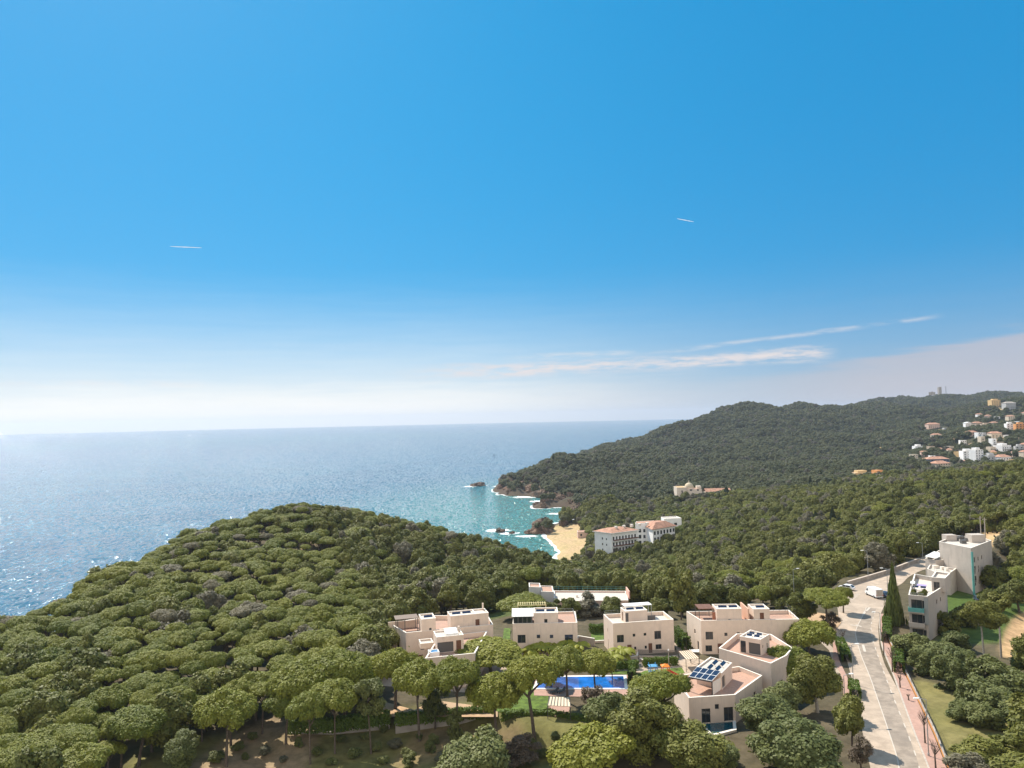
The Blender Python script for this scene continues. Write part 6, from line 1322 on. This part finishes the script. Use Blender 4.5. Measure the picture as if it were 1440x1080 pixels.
car('dark blue car parked behind the white van next to the conifer', gz(1243, 839, 49.01), az_ + .1, M_CARD); car('white car half hidden by the small pine at the kerb of the bend', gz(1191, 829, 49.01), 2.3, M_CARW); car('grey-blue car parked by the front apartment block under trees', (*gz(1376, 845, 49.0)[:2], H1(*gz(1376, 845, 49.0)[:2]) + .02), 1.2, M_CARD)

# playground, gazebo, carport, loungers
p = gz(*c6(1110, 220), 49.0); pg = empty('playground_tower', p, .1, label='blue and orange playground tower with red slides on the pink rubber floor', cat='playground'); bb = MB()
for x, y in ((-2.2, -.6), (-.9, -.6), (-2.2, .6), (-.9, .6)): b3 = MB(); b3.tube([(x, y, 0), (x, y, 2.9)], .08, 6); b3.build('post', M_BLUE, pg)
for x, y in ((.3, -.6), (1.5, -.6), (.3, .6), (1.5, .6)): b3 = MB(); b3.tube([(x, y, 0), (x, y, 2.5)], .08, 6); b3.build('post', M_OPL, pg)
bb.box(-2.3, -.8, -.7, .7, 1.2, 1.3); bb.build('platform', M_BLUE, pg); bb = MB(); bb.box(.2, 1.6, -.7, .7, 1.1, 1.2); bb.build('platform', M_RED, pg)
bb = MB(); A = [(-2.4, -.8, 2.5), (-.7, -.8, 2.5), (-.7, .8, 2.5), (-2.4, .8, 2.5)]; tp = (-1.55, 0, 2.7)
for i in range(4): bb.face([A[i], A[(i + 1) % 4], tp])
bb.build('tower_roof', M_BLUE, pg); bb = MB(); A = [(.1, -.8, 2.3), (1.7, -.8, 2.3), (1.7, .8, 2.3), (.1, .8, 2.3)]; tp = (.9, 0, 2.75)
for i in range(4): bb.face([A[i], A[(i + 1) % 4], tp])
bb.build('tower_roof', M_OPL, pg); bb = MB(); bb.bar((1.6, 0, 1.2), (3.6, -.4, .15), .7, .08); bb.bar((1.6, -.35, 1.35), (3.6, -.75, .3), .08, .35); bb.bar((1.6, .35, 1.35), (3.6, -.05, .3), .08, .35); bb.build('slide', M_RED, pg); bb = MB(); bb.bar((.9, -.7, 1.2), (.6, -2.4, .15), .7, .08); bb.bar((.55, -.7, 1.35), (.25, -2.4, .3), .06, .3); bb.bar((1.25, -.7, 1.35), (.95, -2.4, .3), .06, .3); bb.build('slide', M_RED, pg); bb = MB(); bb.bar((-.85, 0, 1.28), (.25, 0, 1.28), .8, .08); bb.build('bridge', M_STEEL, pg)
def slat_canopy(name, label, cat, quad, zt_, legs, m, stripe, nrib):
    e = empty(name, (*quad[0][:2], 49.0), 0, label=label, cat=cat); bb = MB(); o_ = np.array([*quad[0][:2], 49.0]); q = [np.array(v_) - o_ for v_ in quad]
    bb.face(q); bb.face([v_ - [0, 0, .08] for v_ in q[::-1]])
    for i in range(4): bb.face([q[i] - [0, 0, .08], q[(i + 1) % 4] - [0, 0, .08], q[(i + 1) % 4], q[i]])
    bb.build('canopy', m, e); bb = MB()
    for k in range(nrib + 1): t_ = k / nrib; bb.bar(q[0] * (1 - t_) + q[1] * t_ + [0, 0, .05], q[3] * (1 - t_) + q[2] * t_ + [0, 0, .05], .09, .08)
    bb.build('ribs', stripe, e)
    for v_ in q: b3 = MB(); b3.tube([(v_[0], v_[1], -.1), (v_[0], v_[1], v_[2] - .08)], .06, 6); b3.build('post', M_FRAME, e)
    return e
slat_canopy('gazebo', 'poolside gazebo with cream striped awning roof on dark posts', 'gazebo', [gz(*c6(65, 470), 51.2), gz(*c6(275, 480), 51.2), gz(*c6(268, 395), 51.6), gz(*c6(85, 390), 51.6)], 0, 4, M_AWN, M_FRAME, 7)
sheet('gazebo_floor', P2([c6(75, 570), c6(230, 580), c6(285, 480), c6(80, 470)], 49), 49.0, M_PINK)
slat_canopy('carport', 'cream slatted canopy over the passage between playground and rear right house', 'canopy', [gz(*c2(790, 612), 51.4), gz(*c2(878, 600), 51.4), gz(*c2(820, 548), 51.6), gz(*c2(740, 556), 51.6)], 0, 4, M_AWN, M_WOOD, 6)
slat_canopy('small_canopy', 'small white canopy beside the cream slatted one', 'canopy', [gz(*c2(822, 560), 51.3), gz(*c2(878, 560), 51.3), gz(*c2(876, 545), 51.3), gz(*c2(815, 545), 51.3)], 0, 4, M_WHITE, M_WHITE, 2)
for i, (x, y) in enumerate([(130, 355), (195, 352)]):
    p = gz(*c6(x, y), 49.03); e = empty('sun_lounger', p, .7, label=['left of two dark sun loungers on the deck above the gazebo', 'right of two dark sun loungers on the deck above the gazebo'][i], cat='sun lounger', group='sun loungers on the pool deck'); bb = MB(); bb.box(-.9, .4, -.32, .32, .3, .36); bb.build('seat', M_FRAME, e); bb = MB(); bb.bar((.4, 0, .33), (1.0, 0, .75), .64, .06); bb.build('backrest', M_FRAME, e)
    for lx in (-.8, .6):
        for ly in (-.28, .28): b3 = MB(); b3.box(lx - .03, lx + .03, ly - .03, ly + .03, 0, .3); b3.build('leg', M_DARK, e)
sg = empty('garden_light', gz(*c2(675, 660), 49.0), 0, label='pale slim light column at the edge of the playground lawn', cat='light'); bb = MB(); bb.tube([(0, 0, 0), (0, 0, 3.2)], .08, 6); bb.build('pole', M_KERB, sg); bb = MB(); bb.tube([(0, 0, 3.2), (0, 0, 3.5)], [.16, .12], 8); bb.build('lamp_head', M_WHITE, sg)

# ------------------------------------------------------------------ rocks, boat, contrails, haze
def rock_mesh(i, flat=.6):
    import bmesh
    bm = bmesh.new(); bmesh.ops.create_icosphere(bm, subdivisions=4, radius=1.0); r_ = np.random.default_rng(50 + i); ph = r_.uniform(0, 50, 3)
    V = np.array([v_.co[:] for v_ in bm.verts]); x, y, z = V.T
    d_ = 1 - .45 * np.abs(vnoise(x * 2.1 + ph[1], y * 2.1 + z * 1.7)) * 2 + .62 * fbm(x * 1.6 + z + ph[0], y * 1.6 - z * .7 + ph[1], 4) + .28 * np.abs(fbm(x * 4 + ph[2], y * 4 + z * 4, 3)); 
    for v_, k in zip(bm.verts, d_): v_.co = v_.co * float(k); v_.co.z *= flat
    me = bpy.data.meshes.new('rock'); bm.to_mesh(me); bm.free(); me.materials.append(M_ROCK); return me
RK = [rock_mesh(i, f_) for i, f_ in enumerate((.55, .8, 1.1, .5))]
def rock(px, py, wpx, hpx, k, label, group=None, deep=1.0, z=0.0):
    p = gz(px, py, z); s_ = p[1] / F; o = bpy.data.objects.new('sea_rock', RK[k]); COL.objects.link(o); o.location = (p[0], p[1], z + hpx * s_ * .18); f_ = (.55, .8, 1.1, .5)[k]
    o.scale = (wpx * s_ / 2, wpx * s_ / 2 * deep, hpx * s_ * .8 / f_); o.rotation_euler = (0, 0, rng.uniform(-.4, .4)); tag(o, label, 'rock', group); return o
rock(672, 683, 22, 5, 0, 'low dark rock islet alone in the sea left of the headland', deep=.8)
rock(764, 748, 32, 17, 1, 'large dark rock dome at the head of the beach', deep=1.6); rock(745, 750, 16, 6, 0, 'low brown rock at the left foot of the large rock dome'); rock(792, 742, 13, 14, 2, 'upright dark rock between the rock dome and the hotel side', deep=1.4)
rock(704, 748, 16, 6, 3, 'flat dark rock washed by surf left of the cove'); rock(720, 750, 9, 3, 0, 'smallest flat rock in the surf of the cove'); rock(754, 698, 13, 6, 1, 'jagged rock standing in the surf below the headland cliffs')
GR = 'rocks along the foot of the headland'
for px, py, w_, h_, k in [(709, 682, 16, 14, 2), (722, 684, 22, 11, 1), (736, 687, 20, 12, 2), (748, 691, 18, 9, 1), (764, 699, 20, 12, 2), (777, 703, 18, 8, 0), (789, 706, 18, 9, 1), (801, 709, 14, 6, 0), (810, 712, 12, 6, 1), (806, 722, 12, 10, 2), (815, 728, 14, 12, 1), (771, 690, 16, 14, 2), (730, 680, 18, 10, 1), (745, 682, 16, 12, 2)]:
    rock(px, py, w_, h_, k, 'reddish-brown cliff rock along the waterline of the headland', GR, 1.2, 2.0 if py < 692 and px > 725 else 0.5)
n_ = 0; r_ = np.random.default_rng(5)
for _ in range(4000):
    y = r_.uniform(690, 1130); x = r_.uniform(-.02, .10) * y; z = H1(x, y)
    if not 1.0 < z < 17 or (r_.uniform() > .5 and z > 9) or y < 720 and x < 70: continue
    k = int(r_.integers(3)); a = r_.uniform(1.8, 4.6); o = bpy.data.objects.new('sea_rock', RK[k]); COL.objects.link(o); o.location = (x, y, z + .2); o.scale = (a, a, a * r_.uniform(.7, 1.4)); o.rotation_euler = (r_.uniform(-.3, .3), r_.uniform(-.3, .3), r_.uniform(0, 6)); tag(o, 'weathered rock jutting from the cliff slope of the headland', 'rock', 'rocks on the headland cliffs'); n_ += 1
    if n_ >= 46: break
GU = 'low scrub bushes on the dry clearing'
for px, py, w_ in [(355, 1040, 16), (372, 1062, 20), (398, 1072, 14), (446, 1062, 18), (498, 1066, 22), (515, 1040, 16), (556, 1052, 22), (572, 1066, 18), (605, 1058, 20), (622, 1072, 24), (345, 1068, 12), (466, 1076, 16), (540, 1074, 18), (590, 1040, 14), (655, 1040, 16), (540, 1030, 14), (715, 1062, 18), (780, 1040, 16), (575, 1078, 26), (305, 1072, 24), (335, 1056, 18), (420, 1050, 16), (480, 1044, 18), (530, 1056, 20), (610, 1046, 20), (640, 1062, 20), (745, 1050, 22), (765, 1066, 20), (700, 1044, 18)]:
    ptree('scrub', px, py, w_, py - w_ * .35, 'low greyish scrub bush on the dry clearing at the bottom', asp=.75, group=GU, name='scrub_bush', cat='bush')
for (px, py, w_, pyc, lb), cr_ in zip([(770, 748, 18, 736, 'wind-shaped bush growing on the large rock dome'), (757, 747, 12, 739, 'low bush on the left flank of the large rock dome'), (793, 742, 13, 729, 'small pine on top of the upright rock by the beach')], CROWN['holm']):
    ptree('holm', px, py, w_, pyc, lb, asp=.8, base=gz(px, py, 2.0), name='coastal_bush', cat='bush', crown=cr_)
p = gz(695, 640.5, 0); bt = empty('sailing_boat', p, .5, label='tiny dark sailing boat out on the open sea', cat='boat'); bb = MB(); hull = [(-5, -1.2), (2, -1.5), (6, 0), (2, 1.5), (-5, 1.2)]
bb.prism(hull, -.3, 1.1); bb.build('hull', M_CARD, bt); bb = MB(); bb.tube([(.5, 0, 1), (.5, 0, 13)], .12, 5); bb.build('mast', M_STEEL, bt); bb = MB(); bb.prism([(.3, -.03), (.3, .03), (-4.2, .03), (-4.2, -.03)], 2, 2.2)
bb.face([(.4, 0, 2.2), (-4.2, .2, 2.2), (-1.0, .35, 7), (.4, 0, 12.5)]); bb.build('sail', M_FRAME, bt); bt.scale = (.45,) * 3
M_VAP = mat('white_vapour', (.85, .86, .88), 1.0)
for (x0, y0, x1, y1, lb) in [(239, 346.5, 284, 348.5, 'thin white contrail in the left of the blue sky'), (952, 307.5, 976, 312, 'short white contrail high in the right of the sky')]:
    Yc = 26000; a, b2 = at(x0, y0, Yc), at(x1, y1, Yc); o = empty('contrail', a, 0, label=lb, cat='contrail', group='contrails'); bb = MB(); d_ = b2 - a
    bb.tube([d_ * k for k in np.linspace(0, 1, 12)], [4, 9, 11, 13, 12, 14, 13, 11, 12, 10, 8, 3], 6); bb.build('vapour_trail', M_VAP, o)
hb = MB(); hb.box(-20500, 20500, -400, 20500, -28, 262); m = bpy.data.materials.new('sea_air'); m.use_nodes = True; t = NT(m.node_tree); t.t.nodes.clear(); v_ = t.n('ShaderNodeVolumePrincipled'); v_.inputs['Color'].default_value = (.70, .78, .91, 1); v_.inputs['Density'].default_value = .000068; v_.inputs['Anisotropy'].default_value = .35
o_ = t.n('ShaderNodeOutputMaterial'); t.l(v_.outputs[0], o_.inputs['Volume']); tag(hb.build('haze', m), kind='stuff')
# far woods on the headland and the hills
fp = []
for y0, y1, sp in [(760, 1150, 8.8), (1150, 1700, 10.0), (1700, 2900, 11.5)]:
    q, qz = candidates(y0, y1, sp, .78); v_, _, _ = inframe(q[:, 0], q[:, 1], qz + 8); q, qz = q[v_], qz[v_]
    hsl = np.hypot(H(q[:, 0] + 4, q[:, 1]) - qz, H(q[:, 0], q[:, 1] + 4) - qz) / 4
    drop = (rng.uniform(0, 1, len(q)) < sstep(.65, 1.2, hsl) * sstep(40, 15, qz)) | (qz < 5.5) | ((q[:, 1] > 780) & (q[:, 0] < .105 * q[:, 1]) & (qz < 17) & (rng.uniform(0, 1, len(q)) < .3)); q, qz = q[~drop], qz[~drop]
    for (x, y), z in zip(q, qz):
        r = sp * rng.uniform(.36, .72); fp.append((x, y, z - .3, r, r * rng.uniform(.75, 1.05), max(r * .6, rng.uniform(1.5, 6.0))))
scatter_stuff('far_wood', 'dark wood covering the headland and the far hills', 'wood', fp, sources('holm'), None)
print('SCENE', len(COL.objects))
